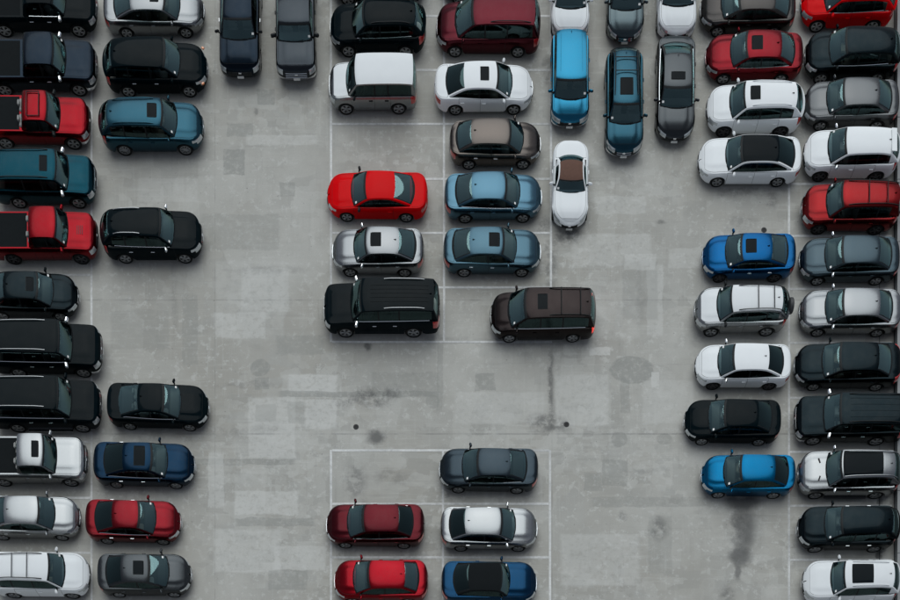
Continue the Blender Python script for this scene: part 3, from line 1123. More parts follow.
    def roof_at(x, v):
        for i in range(nA - 1):
            if T[i][7].x >= x >= T[i + 1][7].x:
                t = (T[i][7].x - x) / max(1e-6, T[i][7].x - T[i + 1][7].x)
                y = T[i][14].y * (1 - t) + T[i + 1][14].y * t
                z0 = T[i][14].z * (1 - t) + T[i + 1][14].z * t
                z1 = T[i][7].z * (1 - t) + T[i + 1][7].z * t
                return Vector((x, y * v, z0 + (z1 - z0) * (1 - abs(v) ** 2.8)))
        return Vector((x, 0, H))

    # ---------- trim and fittings
    if opts.get('chrome_line'):
        for s_ in (1, -1):
            if len(trimline[s_]) > 2:
                put('window_trim', MB().tube(trimline[s_], .013, 5).mesh('window_trim', M['chrome'], 60), root)
    hm = M['chrome'] if opts.get('handles') == 'chrome' else (M['trim'] if opts.get('handles') == 'trim' else pm_)
    for (di, s_), o in door_o.items():
        xh = doors[di + 1] + .17
        zt_ = zs(xh)
        put('handle', MB().box((xh, s_ * (W / 2 + .012), p['clr'] + (zt_ - p['clr']) * .80), (.19, .035, .034), .012).mesh('handle', hm, 40), o)
    mm = {'chrome': M['chrome'], 'trim': M['trim']}.get(opts.get('mirror'), pm_)
    for s_ in (1, -1):
        xmr = xa0 - (.30 if typ not in ('pickup', 'bigsuv') else .22); zmr = zs(xmr) + .09
        big_ = 1.25 if typ in ('pickup', 'bigsuv') else 1.0
        Mx = Matrix.Rotation(s_ * R(-14), 4, 'Z')
        ob = put('mirror', MB().box((xmr, s_ * (W / 2 + .065), zmr), (.115 * big_, .215 * big_, .145 * big_), .045, Mx).mesh('mirror', mm, 50), root)
        put('mirror_arm', MB().box((xmr + .02, s_ * (W / 2 - .055), zmr - .05), (.07, .12, .04), .012).mesh('mirror_arm', M['trim'], 40), ob)
    # wheels
    ty, ri, hu = wheel_meshes(wr, opts.get('rim', 'five'))
    for xx in xw:
        for s_ in (1, -1):
            wo = put('wheel', hu, root, (xx, s_ * (W / 2 - .12), wr), (0, random.uniform(0, 6.28), 0 if s_ > 0 else math.pi))
            put('tyre', ty, wo)
            put('rim', ri, wo)
    # underbody and cabin floor
    put('underbody', MB().box((0, 0, p['clr'] + .10), (L - .9, W - .60, .16), .02).mesh('underbody', M['under'], 0), root)
    sm = M[opts.get('seat', random.choice(('seat', 'seat_grey', 'seat_grey', 'seat_tan')))]
    dsh = M[random.choice(('dash', 'dash_grey'))]
    zf = p['clr'] + .20
    cab_l = xa0 - xc0
    xe = max(xc0, -L / 2 + .62)
    put('cabin_floor', MB().box(((xa0 + xe) / 2, 0, zf - .01), (xa0 - xe, W - .30, .03)).mesh('cabin_floor', M['carpet'], 0), root)
    db = MB().box((xa0 - .22, 0, zs(xa0) - .16), (.62, 2 * wb_ - .12, .26), .07)
    put('dashboard', db.mesh('dashboard', dsh, 40), root)
    zh = zs(xa1)
    xs_ = xa1 - .30 if typ != 'roadster' else xa1 - .15
    rows_x = [xs_]
    if typ != 'roadster' and not (typ == 'pickup' and opts.get('short')):
        rows_x.append(xs_ - (.88 if typ != 'coupe' else .8))
    if typ in ('minivan', 'bigsuv'):
        rows_x.append(xs_ - 1.75)
    for ri_, xx in enumerate(rows_x):
        for s_ in (1, -1):
            b_ = MB()
            b_.box((xx + .22, s_ * .37, zf + .18), (.52, .50 if ri_ == 0 else .62, .2), .06)
            bt = min(zh + .16, zroof - .22)
            Mx = Matrix.Rotation(R(-14), 4, 'Y')
            b_.box((xx - .08, s_ * .37, (zf + .25 + bt) / 2), (.15, .48 if ri_ == 0 else .62, bt - zf - .2), .055, Mx)
            so = put('seat', b_.mesh('seat', sm, 45), root)
            put('headrest', MB().box((xx - .19, s_ * .37, min(bt + .10, zroof - .11)), (.10, .26, .17), .04).mesh('headrest', sm, 45), so)
    sw = MB()
    cx_, cz_ = xa0 - .62, zs(xa0) - .05
    pts = []
    for k in range(17):
        a = 2 * math.pi * k / 16
        pts.append((cx_ + .09 * math.sin(a), .37 + .185 * math.cos(a), cz_ + .165 * math.sin(a)))
    sw.tube(pts, .017, 5, False)
    sw.box((cx_, .37, cz_), (.05, .30, .05), .01)
    put('steering_wheel', sw.mesh('steering_wheel', M['dash'], 50), root)
    # parcel shelf behind the rear seat
    if typ in ('sedan', 'coupe', 'fastback'):
        put('parcel_shelf', MB().box((xc0 + .30, 0, zs(xc0) - .05), (.56, 2 * wb_ * .9, .04), .01).mesh('parcel_shelf', M['dash'], 30), root)
    # small bright white square set just outside the windshield glass
    if opts.get('white_mark', True):
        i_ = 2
        s_ = opts.get('white_mark_side', random.choice((1, -1)))
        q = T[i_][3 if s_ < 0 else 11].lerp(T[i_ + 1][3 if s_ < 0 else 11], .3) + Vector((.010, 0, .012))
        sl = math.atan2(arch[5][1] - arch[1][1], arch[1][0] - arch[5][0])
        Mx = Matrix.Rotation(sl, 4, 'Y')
        put('windshield_mark', MB().box(q, (.085, .10, .004), 0, Mx).mesh('windshield_mark', M['white_mark'], 0), root)
    # rear-view mirror
    q = T[6][7]
    put('interior_mirror', MB().box((q.x - .11, 0, q.z - .07), (.03, .23, .06), .012).mesh('interior_mirror', M['dash'], 40), root)
    # wipers
    for y0 in (-.45, .18):
        a = T[0][7] + Vector((.0, 0, .018)); j0 = 5 if y0 < 0 else 8
        p0 = T[0][j0] + Vector((-.02, 0, .022)); p1 = T[1][min(j0 + 4, 12)] + Vector((-.0, 0, .022))
        put('wiper', MB().tube([p0, (p0 + p1) / 2 + Vector((0, 0, .006)), p1], .009, 4).mesh('wiper', M['trim'], 0), root)
    # grille bars, badge, plates
    zgr = p['clr'] + (zs(L / 2 - .05) - p['clr']) * .62
    gc = opts.get('grille', 'chrome')
    gb = MB()
    nb = 3 if typ in ('pickup', 'bigsuv', 'minivan', 'boxy') else 2
    for k in range(nb):
        zz = zgr + (k - (nb - 1) / 2) * .085
        pts = []
        for t in range(-6, 7):
            y = t / 6 * W * (.27 if boxl else .19)
            # bumper outline at this y
            d_ = p['Rf'] * (1 - max(0, 1 - (abs(y) / (W / 2)) ** p['nf']) ** (1 / p['nf']))
            pts.append((L / 2 - d_ + (.012 if boxl else .004) - .022 * k, y, zz))
        gb.tube(pts, (.014 if boxl else .010) if gc == 'chrome' else .008, 5)
    put('grille_bar', gb.mesh('grille_bar', M['chrome'] if gc == 'chrome' else M['plastic'], 50), root)
    put('badge', MB().box((L / 2 - .008, 0, zgr + .02), (.02, .14, .075), .009).mesh('badge', M['chrome'], 40), root)
    put('number_plate', MB().box((L / 2 + .006, 0, p['clr'] + (zs(L / 2) - p['clr']) * .34), (.012, .31, .14), .003).mesh('number_plate', M['plate'], 0), root)
    put('number_plate', MB().box((-L / 2 + .016, 0, p['clr'] + (zs(-L / 2) - p['clr']) * .55), (.012, .31, .15), .003).mesh('number_plate', M['plate'], 0), root)
    # antenna fin
    if opts.get('fin', True) and typ not in ('roadster', 'pickup'):
        q = roof_at(xc1 + .16, 0)
        fb = MB().add([(q.x + .08, 0, q.z - .005), (q.x - .08, .022, q.z - .01), (q.x - .08, -.022, q.z - .01), (q.x - .07, 0, q.z + .065)],
                      [(0, 1, 3), (1, 2, 3), (2, 0, 3), (0, 2, 1)])
        put('antenna_fin', fb.mesh('antenna_fin', M['trim'] if color in ('white', 'white2', 'silver', 'silver_w', 'ltblue', 'bright', 'taupe', 'grey') else pm_, 30), root)
    if srx:                                              # rubber seal and wind lip round the glass panel
        sv = opts.get('srw', .5)
        edge_v = max([v for v in vsx if v <= sv + 1e-6] or [.5])
        loop = [roof_at(srx[0] - .004, edge_v * k / 4) for k in range(-4, 5)] + [roof_at(srx[0] + (srx[1] - srx[0]) * k / 4, edge_v) for k in range(1, 5)] \
            + [roof_at(srx[1] + .004, -edge_v * k / 4) for k in range(-4, 5)] + [roof_at(srx[1] + (srx[0] - srx[1]) * k / 4, -edge_v) for k in range(1, 5)]
        put('sunroof_seal', MB().tube([q + Vector((0, 0, .004)) for q in loop], .013, 5, False).mesh('sunroof_seal', M['trim'], 50), root)
    # roof rails / crossbars / ribs
    rl = opts.get('rails')
    if rl:
        mt_ = {'chrome': M['satin'], 'black': M['trim'], 'body': pm_}[rl]
        f0, f1 = opts.get('rail_f', (p['ws1'] + .06, p['rr'] - .04))
        for s_ in (1, -1):
            pts = []
            for k in range(11):
                t = k / 10
                q = roof_at(X(f0 + (f1 - f0) * t), .90 * s_)
                pts.append(q + Vector((0, 0, .015 + .045 * min(1, 6 * t, 6 * (1 - t)))))
            put('roof_rail', MB().tube(pts, .02, 6).mesh('roof_rail', mt_, 50), root)
    for fcb in opts.get('bars', ()):
        pts = [roof_at(X(fcb), v) + Vector((0, 0, .07)) for v in (-.9, -.5, 0, .5, .9)]
        zz = max(q.z for q in pts)
        pts = [Vector((q.x, q.y, zz)) for q in pts]
        put('roof_crossbar', MB().tube(pts, .022, 6).mesh('roof_crossbar', M['trim'], 50), root)
    if opts.get('ribs'):
        for v in opts['ribs']:
            f0, f1 = p['ws1'] + .07, p['rr'] - .04
            pts = [roof_at(X(f0 + (f1 - f0) * t / 8), v) + Vector((0, 0, .001)) for t in range(9)]
            put('roof_rib', MB().tube(pts, .012, 6).mesh('roof_rib', cmats['roof'], 50), root)
    if opts.get('spare'):
        wo = put('spare_wheel', MB().lathe_y([(.001, -.1), (.30, -.1), (.345, -.07), (.36, 0), (.345, .07), (.30, .1), (.001, .11)], 28).mesh('spare_wheel', M['plastic'], 40),
                 root, (-L / 2 - .07, 0, .95), (0, 0, math.pi / 2))
        put('spare_cover', MB().lathe_y([(.001, .115), (.24, .112), (.26, .10)], 24).mesh('spare_cover', pm_, 40), wo)
    if opts.get('spoiler'):
        q0 = roof_at(xc1 + .02, 0)
        sp_ = MB().box((xc1 - .06, 0, zroof + p['crown'] * .6 - .03), (.26, (W / 2 - p['tum']) * 1.75, .03), .012, Matrix.Rotation(R(-7), 4, 'Y'))
        put('rear_spoiler', sp_.mesh('rear_spoiler', pm_, 40), root)
    if opts.get('deck_spoiler'):
        zt2 = zs(-L / 2 + .15)
        pts = [Vector((-L / 2 + .15 + .06 * (abs(v) ** 2), v * W * .38, zt2 + .07)) for v in (-1, -.6, -.3, 0, .3, .6, 1)]
        sb = MB()
        for a, b_ in zip(pts, pts[1:]):
            sb.box((a + b_) / 2, (.13, (b_ - a).length + .02, .03), .01, Matrix.Rotation(math.atan2(-(b_ - a).x, (b_ - a).y), 4, 'Z'))
        put('rear_spoiler', sb.mesh('rear_spoiler', pm_, 40), root)
    if opts.get('stripe_vents'):
        for s_ in (1, -1):
            xv = xa0 + .42; zz = zs(xv) + p['hood_c'] * .9
            put('hood_vent', MB().box((xv, s_ * .42, zz + .012), (.07, .24, .012), .004, Matrix.Rotation(s_ * R(-18), 4, 'Z')).mesh('hood_vent', M['trim'], 30), root)
    if opts.get('scoop'):
        xv = xa0 + .62
        for k in range(4):
            put('hood_louvre', MB().box((xv - .12 + k * .08, 0, zs(xv) + p['hood_c'] + .008), (.025, .42, .012), .004).mesh('hood_louvre', M['plastic'], 30), root)
    if opts.get('rack'):
        rk = opts['rack']
        for s_ in (1, -1):
            put('rack_bar', MB().tube([roof_at(X(rk[0]), .8 * s_) + Vector((0, 0, .06)), roof_at(X(rk[1]), .8 * s_) + Vector((0, 0, .06))], .022, 6).mesh('rack_bar', M['trim'], 50), root)
        for f_ in rk:
            put('rack_bar', MB().tube([roof_at(X(f_), v) + Vector((0, 0, .075)) for v in (-.8, -.3, .3, .8)], .022, 6).mesh('rack_bar', M['trim'], 50), root)
    if opts.get('step'):
        for s_ in (1, -1):
            put('running_board', MB().box(((xw[0] + xw[1]) / 2, s_ * (W / 2 + .02), p['clr'] + .04), (xw[0] - xw[1] - 2 * Ra - .05, .12, .04), .012).mesh('running_board', M[opts['step']], 40), root)
    if opts.get('fog_amber'):
        for s_ in (1, -1):
            put('marker_lamp', MB().box((L / 2 - .20, s_ * (W / 2 - .10), p['zn'] - .02), (.14, .1, .08), .02, Matrix.Rotation(s_ * R(-35), 4, 'Z')).mesh('marker_lamp', M['amber'], 40), root)
    return root


CARS = []


def car(typ, color, face, a, b_, yb, label, cat, name, group=None, tilt=None, L=None, **opts):
    """horizontal cars: a, b_ = left and right ends in the photograph, yb = where the near tyres meet the deck.
       downward-facing cars: a, b_ = left and right sides, yb = foot of the front bumper (give L)."""
    p = dict(BASE); p.update(TYPES[typ]); p.update({k: v for k, v in opts.items() if k in p})
    W = p['W']
    un = lambda px, z: NADIR_X + (px - NADIR_X) * (1 - z / CAM_H)
    unY = lambda py, z: NADIR_Y + (py - NADIR_Y) * (1 - z / CAM_H)
    if face in 'RL':
        if L is None:
            x0, x1 = un(a, .55), un(b_, .55)
            L = (x1 - x0) / S
            cx = (x0 + x1) / 2
        else:
            if face == 'R':
                x1 = un(b_, .55); cx = x1 - L * S / 2
            else:
                x0 = un(a, .55); cx = x0 + L * S / 2
        X_, Y_ = G(cx, yb)
        Y_ += W / 2 - .02
        rot = 0 if face == 'R' else math.pi
    else:
        cx = un((a + b_) / 2, .6)
        X_, Y_ = G(cx, unY(yb, .28))
        Y_ += L / 2 - .05
        rot = -math.pi / 2
    t = R(tilt if tilt is not None else random.uniform(-.5, .5))
    CARS.append((label, X_, Y_))
    return build_car(name, typ, color, L, opts, (X_, Y_), rot + t, label, cat, group)


DK = dict(sg='glass_dark')
g = 'vehicles parked nose right along the left edge'
car('pickup', 'black', 'R', 0, 98, 38, 'black crew-cab pickup in the top left corner, uppermost vehicle of the left edge row', 'pickup truck', 'pickup_truck', g, L=5.8, mirror='chrome', handles='chrome', chrome_line=1, **DK)
car('pickup', 'dknavy', 'R', 0, 98, 97, 'very dark navy pickup with chrome mirrors, between the black pickup and the red rack pickup', 'pickup truck', 'pickup_truck', g, L=5.8, mirror='chrome', handles='chrome', front='chrome', **DK)
car('pickup', 'redtruck', 'R', 0, 91, 150, 'red pickup with black rack bars on its cab roof, left edge row', 'pickup truck', 'pickup_truck', g, L=5.3, H=1.74, zn=.93, zc=1.05, zb=1.07, rack=(.40, .51), ws0=.26, ws1=.35, rr=.555, rb=.59, grille='black', mirror='trim', front='chrome', W=1.85)
car('bigsuv', 'dkteal', 'R', 0, 96.5, 209, 'dark teal SUV with a sunroof, between the two red pickups', 'SUV', 'suv', g, L=4.9, W=1.93, H=1.80, clr=.24, zn=.92, zc=1.10, zb=1.11, sunroof=(.41, .48), srw=.5, rails='black', mirror='chrome', wr=.38, **DK)
car('pickup', 'redtruck', 'R', 0, 98.5, 265, 'bright red pickup with hood louvres and a black bed cover, left edge row', 'pickup truck', 'pickup_truck', g, L=5.3, W=1.90, H=1.80, scoop=1, ws0=.255, ws1=.335, rr=.56, rb=.595, rim='dark', grille='black')
car('sedan', 'black2', 'R', 0, 78.5, 321, 'dark charcoal sedan with sunroof set further back, below the louvred red pickup', 'car', 'sedan', g, L=4.75, sunroof=(.405, .47), H=1.47, fog_amber=0, mirror=None)
car('bigsuv', 'black', 'R', 0, 103, 378, 'long black full-size SUV with chrome roof rails, upper of the pair', 'SUV', 'suv', g, L=5.3, rails='chrome', rail_f=(.45, .92), mirror='chrome', chrome_line=1, handles='chrome', front='chrome', **DK)
car('bigsuv', 'black', 'R', 0, 102, 433, 'long black full-size SUV with chrome rails, lower of the pair above the silver-white pickup', 'SUV', 'suv', g, L=5.3, rails='chrome', rail_f=(.45, .92), mirror=None, chrome_line=1, handles='chrome', step='chrome', **DK)
car('pickup', 'silver_w', 'R', 0, 88, 487, 'silver-white crew-cab pickup with a sunroof and black bed, left edge row', 'pickup truck', 'pickup_truck', g, L=5.25, H=1.80, W=1.96, sunroof=(.385, .44), srw=.5, grille='chrome', clr=.26, zn=.95, zc=1.08, zb=1.12, ws0=.265, ws1=.355, rr=.575, rb=.61, panes=(.3, .45, .565), seat='seat_grey')
car('sedan', 'silver_w', 'R', 0, 80.5, 541, 'pale silver sedan on the left edge beside the maroon-red sedan', 'car', 'sedan', g, L=4.85, H=1.48, handles='body', zb=.94)
car('suv', 'white2', 'R', 0, 90.5, 599, 'white SUV with dark roof crossbars in the bottom left corner', 'SUV', 'suv', g, L=4.75, W=1.9, H=1.72, bars=(.56, .71), rails='black', rail_f=(.42, .88), mirror=None, **DK)

g = 'cars parked in the second row from the left'
car('sedan', 'silver', 'R', 104, 204.5, 39, 'silver sedan with sunroof cut by the top edge, above the black SUV', 'car', 'sedan', g, sunroof=(.425, .50), H=1.48)
car('suv', 'black', 'R', 105.5, 208, 98, 'black SUV with an amber front marker lamp, directly above the steel blue SUV', 'SUV', 'suv', g, fog_amber=1, H=1.74, W=1.90, handles='chrome', ws0=.265, ws1=.40, zb=1.08, zc=1.06, tum=.24, **DK)
car('suv', 'teal', 'R', 101.5, 204, 156, 'steel blue SUV with a sunroof, second row from the left', 'SUV', 'suv', g, sunroof=(.42, .50), srw=.5, H=1.72, W=1.90, rails='body', ws0=.26, ws1=.385, rim='ten', **DK)
car('suv', 'black', 'R', 103, 203, 264, 'black SUV with short chrome roof rails standing alone in the second row', 'SUV', 'suv', g, rails='chrome', rail_f=(.58, .84), chrome_line=1, mirror='chrome', handles='chrome', H=1.75, W=1.93, ws0=.28, ws1=.40, zb=1.09, zc=1.07, zn=.88, **DK)
car('sedan', 'black', 'R', 107.5, 209, 431, 'black sedan with chrome window line, above the navy blue sedan', 'car', 'sedan', g, tilt=-1.2, chrome_line=1, W=1.85, rr=.655, ws0=.27, ws1=.435, rb=.845, H=1.44)
car('sedan', 'navy', 'R', 94, 195, 489, 'navy blue sedan with black-framed sunroof, above the maroon-red sedan', 'car', 'sedan', g, tilt=-.8, chrome_line=1, sunroof=(.46, .56), srw=.7, handles='chrome', W=1.85, rr=.665, ws0=.27, ws1=.415, H=1.46, rg='glass_dark')
car('sedan', 'red_deep', 'R', 86, 181, 545, 'deep red sedan facing right, directly above the grey sunroof sedan', 'car', 'sedan', g, tilt=-.9, chrome_line=1, handles='chrome', rr=.67, ws0=.26, ws1=.425, H=1.44, rg='glass_dark', rim='five')
car('sedan', 'gunmetal', 'R', 98, 191.5, 598, 'dark grey sedan with sunroof, lowest in the second row from the left', 'car', 'sedan', g, sunroof=(.475, .575), srw=.55, ws0=.235, ws1=.44, rr=.70, rb=.87, H=1.44, rg='glass_dark')

g = 'vehicles parked nose down along the top edge'
car('suv', 'dknavy', 'D', 218.5, 263, 79, 'dark navy SUV nose down with chrome handles, left of the dark grey pickup', 'SUV', 'suv', g, L=4.85, W=1.93, H=1.72, zn=.88, zc=1.08, zb=1.1, grille='black', mirror='trim', handles='chrome', hl=(.05, .40), tilt=-.6, ws0=.27, ws1=.40, nf=3.3, Rf=.6)
car('pickup', 'dkgrey', 'D', 275, 317.5, 82, 'dark grey pickup nose down with chrome grille and bumper, top edge', 'pickup truck', 'pickup_truck', g, L=5.4, front='chrome', mirror='trim', W=1.9, H=1.78, tilt=.4)

g = 'vehicles in the upper middle block, left column'
car('suv', 'black', 'L', 329, 427, 6, 'black car almost wholly above the top edge, only its wheels showing, middle block left', 'car', 'suv', g)
car('suv', 'black', 'L', 330, 426, 58, 'black crossover facing left with chrome window surround, above the boxy silver car', 'SUV', 'suv', g, chrome_line=1, H=1.70, W=1.86, rails='black', handles='body', ws0=.26, ws1=.385, **DK)
car('boxy', 'silver_w', 'L', 329, 417, 115, 'boxy silver-white car with dark cabin sides, upper middle block', 'SUV', 'boxy_suv', g, roof_mat='white2', hood_c2='white2', handles='trim', mirror='trim', cladding=1, rim='five', fin=False, **DK)
car('coupe', 'red', 'L', 327, 428, 222.5, 'bright red two-door coupe facing left, middle block', 'car', 'coupe', g, tilt=-.5, mirror='trim', handles='body', H=1.40, fin=False, grille='black', rim='five')
car('sedan', 'silver', 'L', 332, 424.5, 277.5, 'silver sedan with sunroof facing left, between the red coupe and the black full-size SUV', 'car', 'sedan', g, sunroof=(.44, .54), srw=.5, ws0=.265, ws1=.40, rr=.72, rb=.89, H=1.47, mirror='chrome')
car('bigsuv', 'black', 'L', 324, 440, 338, 'large black SUV with chrome roof rails at the foot of the middle block', 'SUV', 'suv', g, rails='chrome', rail_f=(.53, .87), chrome_line=1, mirror='chrome', handles='chrome', ribs=(-.5, -.25, 0, .25, .5), panes=(.30, .48, .655, .93), **DK)

g = 'vehicles in the upper middle block, right column'
car('sedan', 'black', 'L', 440, 536, 5, 'dark car almost wholly above the top edge, only its wheels showing, above the maroon minivan', 'car', 'sedan', g)
car('minivan', 'maroon_v', 'L', 436, 540, 58, 'maroon minivan facing left with dark roof rails, above the white sunroof sedan', 'minivan', 'minivan', g, rails='black', rail_f=(.52, .90), cladding=0, W=1.95, fin=False, ws0=.205, ws1=.37, **DK)
car('sedan', 'white', 'R', 434, 533, 115.5, 'white sedan with sunroof facing right, below the maroon minivan', 'car', 'sedan', g, sunroof=(.455, .535), srw=.6, rg='glass_dark', ws0=.235, ws1=.385, fin=False)
car('sedan', 'taupe', 'R', 449, 541, 170, 'taupe grey sedan facing right, between the white and the light blue sedans', 'car', 'sedan', g, W=1.74, H=1.48, ws0=.22, ws1=.37, rr=.75, rb=.90, handles='chrome')
car('sedan', 'ltblue', 'R', 444, 542, 223.5, 'light blue sedan without sunroof facing right, middle block', 'car', 'sedan', g, chrome_line=1, ws0=.25, ws1=.40, rr=.71, rb=.865, handles='body', seat='seat_grey')
car('sedan', 'bluegrey', 'R', 443, 541, 277.5, 'blue-grey sedan with sunroof facing right, below the light blue sedan', 'car', 'sedan', g, sunroof=(.44, .535), srw=.55, ws0=.275, ws1=.415, rr=.72, rb=.885, handles='chrome', seat='seat_tan')
car('minivan', 'brown', 'L', 490, 595, 343, 'dark brown minivan with roof crossbars, jutting out of its bay into the aisle', 'minivan', 'minivan', g, chrome_line=1, rails='black', rail_f=(.55, .92), bars=(.66, .84), sunroof=(.44, .53), srw=.6, W=1.95, H=1.74, tilt=.4, lit=1, tl=.16, **DK)

g = 'cars in the lower middle block'
car('sedan', 'dkslate', 'L', 439, 538.5, 494, 'dark blue-grey sedan facing left beside an empty bay, top of the lower middle block', 'car', 'sedan', g, tilt=-.8, ws0=.25, ws1=.41, rr=.70, rb=.86, fog_amber=0, chrome_line=1)
car('sedan', 'maroon', 'L', 326, 425, 549, 'maroon sedan facing left, directly above the brighter red sedan', 'car', 'sedan', g, tilt=-.5, rg='glass_dark', chrome_line=1, ws0=.24, ws1=.41, rr=.73, rb=.865)
car('sedan', 'silver_w', 'R', 440, 537.5, 552, 'silver-white sedan facing right, between the blue-grey sedan and the blue black-roofed car', 'car', 'sedan', g, rg='glass_dark', ws0=.25, ws1=.40, rr=.735, rb=.885, handles='chrome', mirror='chrome')
car('sedan', 'red2', 'L', 334, 428.5, 604, 'bright red sedan facing left cut by the bottom edge, lower middle block', 'car', 'sedan', g, ws0=.23, ws1=.40, rr=.745, rb=.88, H=1.47)
car('coupe', 'mustang', 'R', 441, 537, 606, 'blue convertible with a black soft top cut by the bottom edge', 'car', 'convertible', g, roof_mat='fabric_black', frame_mat='fabric_black', rg='glass_dark', ws0=.31, ws1=.40, rr=.70, rb=.84, fin=False, rim='ten')

g = 'vehicles parked nose down in the two-deep group right of the middle block'
car('suv', 'white', 'D', 552, 588, 41, 'white car at the top edge, its nose hidden behind the sky blue hatchback', 'car', 'hatchback', g, L=4.4, W=1.80, H=1.55, zn=.72, zc=.95, zb=.97)
car('hatch', 'soul', 'D', 550.5, 589, 128, 'sky blue hatchback nose down, above the white roadster', 'car', 'hatchback', g, L=4.1, W=1.82, ribs=(-.72, .72), tilt=0, grille='black', front='chrome')
car('sedan', 'fogblue', 'D', 607, 643, 43, 'grey-blue car at the top edge nose down, above the teal roof-rail SUV', 'car', 'sedan', g, L=4.6, W=1.76, hood_c2=None)
car('suv', 'teal', 'D', 605, 642.5, 158, 'teal blue SUV nose down with roof crossbars and sunroof panel', 'SUV', 'suv', g, L=4.75, W=1.80, H=1.66, rails='black', rail_f=(.44, .90), bars=(.66, .80), sunroof=(.44, .60), srw=.5, tilt=.2, front='chrome', **DK)
car('suv', 'white', 'D', 657, 695, 41, 'white SUV at the top edge, its nose above the tail of the grey sunroof sedan', 'SUV', 'suv', g, L=4.6, W=1.84)
car('sedan', 'gunmetal', 'D', 656, 694.5, 142, 'gunmetal grey sedan nose down with sunroof, rightmost of the nose-down group', 'car', 'sedan', g, L=4.75, W=1.84, sunroof=(.46, .53), srw=.55, grille='black', ws0=.26, ws1=.41, rr=.72, rb=.88, tilt=-.3, chrome_line=1)
car('roadster', 'white', 'D', 552, 588.5, 228.5, 'small white roadster with a brown soft top standing alone nose down', 'car', 'roadster', g, L=4.0, W=1.72, roof_mat='fabric_brown', frame_mat='white', rg='glass_dark', grille='black', tilt=-.7, rim='ten')

g = 'cars parked nose left in the row second from the right edge'
car('sedan', 'dktaupe', 'L', 700, 795, 38, 'dark taupe sedan cut by the top edge, above the red sunroof sedan', 'car', 'sedan', g, ws0=.22, ws1=.40, rr=.74, rb=.90, fog_amber=0)
car('sedan', 'red_deep', 'L', 705, 802.5, 85, 'red sedan with sunroof, between the taupe sedan and the white sunroof SUV', 'car', 'sedan', g, sunroof=(.445, .545), srw=.6, chrome_line=1, ws0=.26, ws1=.41, rr=.73, rb=.875)
car('suv', 'white', 'L', 706, 801.5, 138, 'white SUV with sunroof, above the white sedan with black glass roof', 'SUV', 'suv', g, sunroof=(.42, .51), srw=.6, rails='body', rim='dark', grille='black', **DK)
car('sedan', 'white', 'L', 698, 800.5, 187.5, 'white sedan with a black panoramic glass roof', 'car', 'sedan', g, roof_mat='roof_glass', rg='glass_dark', W=1.83, ws0=.27, ws1=.41, rr=.74, rb=.90, grille='black', rim='five')
car('fastback', 'blue', 'L', 702, 795, 283, 'royal blue sedan with sunroof below the empty bay', 'car', 'sedan', g, sunroof=(.44, .54), srw=.6, ws0=.25, ws1=.41, rr=.70, rb=.88, H=1.41, rim='dark', fin=True, handles='chrome')
car('suv', 'silver_w', 'L', 694, 787, 337, 'silver-white SUV with roof crossbars and a rear-mounted spare wheel', 'SUV', 'suv', g, spare=1, bars=(.63, .80), rails='black', rail_f=(.43, .92), roof_mat='white2', hood_c2='white2', mirror='trim', fog_amber=0, **DK)
car('sedan', 'white', 'L', 695, 790.5, 390.5, 'white sedan with plain roof, between the spare-wheel SUV and the small black sedan', 'car', 'sedan', g, rg='glass_dark', W=1.77, ws0=.24, ws1=.39, rr=.72, rb=.88, grille='black', rim='dark', mirror='chrome')
car('sedan', 'black', 'L', 684, 780.5, 446, 'black sedan sticking out furthest left of its row, above the bright azure sedan', 'car', 'sedan', g, tilt=-.8, ws0=.25, ws1=.41, rr=.72, rb=.87, rg='glass_dark')
car('fastback', 'bright', 'L', 701, 794.5, 499, 'bright azure blue sedan above the long dark oil stain', 'car', 'sedan', g, tilt=-.5, ws0=.24, ws1=.41, rr=.735, rb=.89, rg='glass_dark', H=1.48, W=1.75, zt=.98)

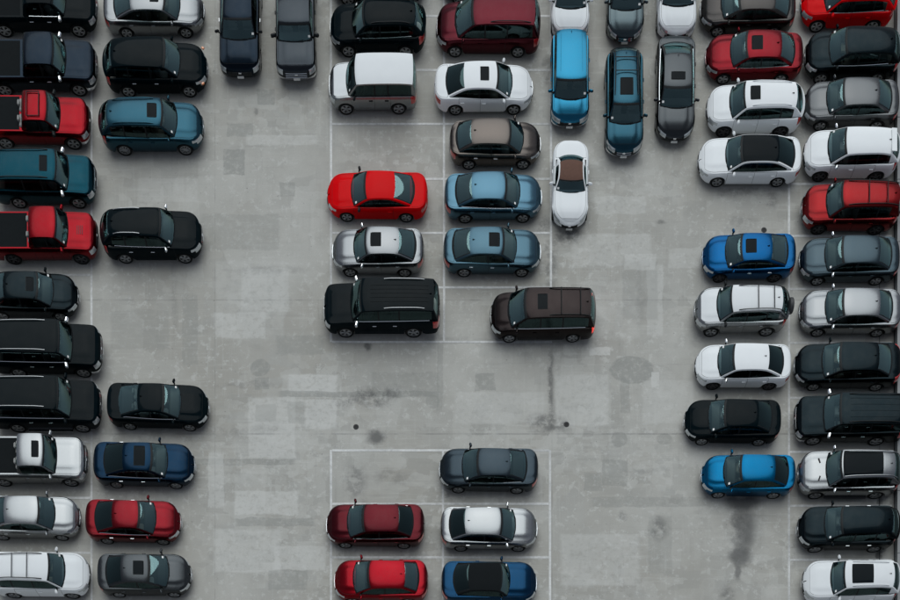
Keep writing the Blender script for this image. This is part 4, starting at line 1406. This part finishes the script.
g = 'vehicles parked nose left along the right edge'
car('suv', 'red', 'L', 800, 893.5, 33, 'bright red crossover in the top right corner', 'SUV', 'suv', g, H=1.66, sunroof=(.47, .55), srw=.5, chrome_line=1, **DK)
car('suv', 'black2', 'L', 804, 898, 85, 'black crossover with chrome window line, below the bright red crossover', 'SUV', 'suv', g, chrome_line=1, ws0=.25, ws1=.405, **DK)
car('sedan', 'grey', 'L', 803, 898, 131.5, 'mid grey sedan along the right edge, above the white crossover', 'car', 'sedan', g, ws0=.24, ws1=.40, rr=.735, rb=.88)
car('suv', 'white', 'L', 803, 897, 182.5, 'white crossover with plain roof, between the grey sedan and the red crossbar SUV', 'SUV', 'suv', g, ws0=.25, ws1=.41, H=1.65, mirror='chrome', rim='dark', grille='black', cladding=0, spoiler=1, **DK)
car('suv', 'redsuv', 'L', 801, 897.5, 235.5, 'dull red SUV with two black roof crossbars, right edge row', 'SUV', 'suv', g, bars=(.62, .81), rails='black', rail_f=(.42, .94), H=1.76, W=1.84, ws0=.25, ws1=.38, rr=.925, rim='dark', cladding=1, **DK)
car('sedan', 'slate', 'L', 799, 898.5, 286, 'slate blue-grey sedan below the red crossbar SUV', 'car', 'sedan', g, ws0=.25, ws1=.41, rr=.745, rb=.88, mirror='chrome')
car('sedan', 'silver', 'L', 799, 900, 337.5, 'silver sedan along the right edge, directly above the large black sedan', 'car', 'sedan', g, ws0=.25, ws1=.41, rr=.735, rb=.875, mirror='chrome', chrome_line=1, seat='seat_grey')
car('sedan', 'black2', 'L', 794, 900, 391.5, 'large black sedan with red tail lamps, right edge row', 'car', 'sedan', g, ws0=.255, ws1=.41, rr=.735, rb=.87, W=1.87, zb=.96, zr=1.04, H=1.5, tl=.34, tlrows=(4, 5, 6, 7))
car('bigsuv', 'black2', 'L', 794, 902, 446, 'black boxy people carrier with ribbed roof, directly below the large black sedan', 'SUV', 'suv', g, ribs=(-.6, -.2, .2, .6), rails='black', H=1.75, W=1.95, mirror='chrome', handles='chrome', zn=.85, zc=1.05, zb=1.07, ws0=.25, ws1=.385, front='chrome', **DK)
car('suv', 'silver_w', 'L', 797, 898.5, 499.5, 'silver-white SUV with black roof panel and hood vents, right edge row', 'SUV', 'suv', g, sunroof=(.40, .77), srw=.85, stripe_vents=1, rails='chrome', rail_f=(.40, .92), W=1.92, H=1.74, ws0=.275, ws1=.39, step='plastic', handles='chrome', mirror='chrome', hood_c2='silver_w', **DK)
car('suv', 'black2', 'L', 797, 896.5, 553, 'rounded black crossover second from the bottom of the right edge row', 'SUV', 'suv', g, W=1.88, H=1.66, ws0=.26, ws1=.41, Rf=.85, nf=2.4, Rr=.7, nr=2.4, handles='chrome', **DK)
car('suv', 'white2', 'L', 802, 897, 606, 'white SUV with a square dark sunroof in the bottom right corner', 'SUV', 'suv', g, sunroof=(.46, .67), srw=.72, rails='body', ws0=.29, ws1=.40, H=1.7, **DK)
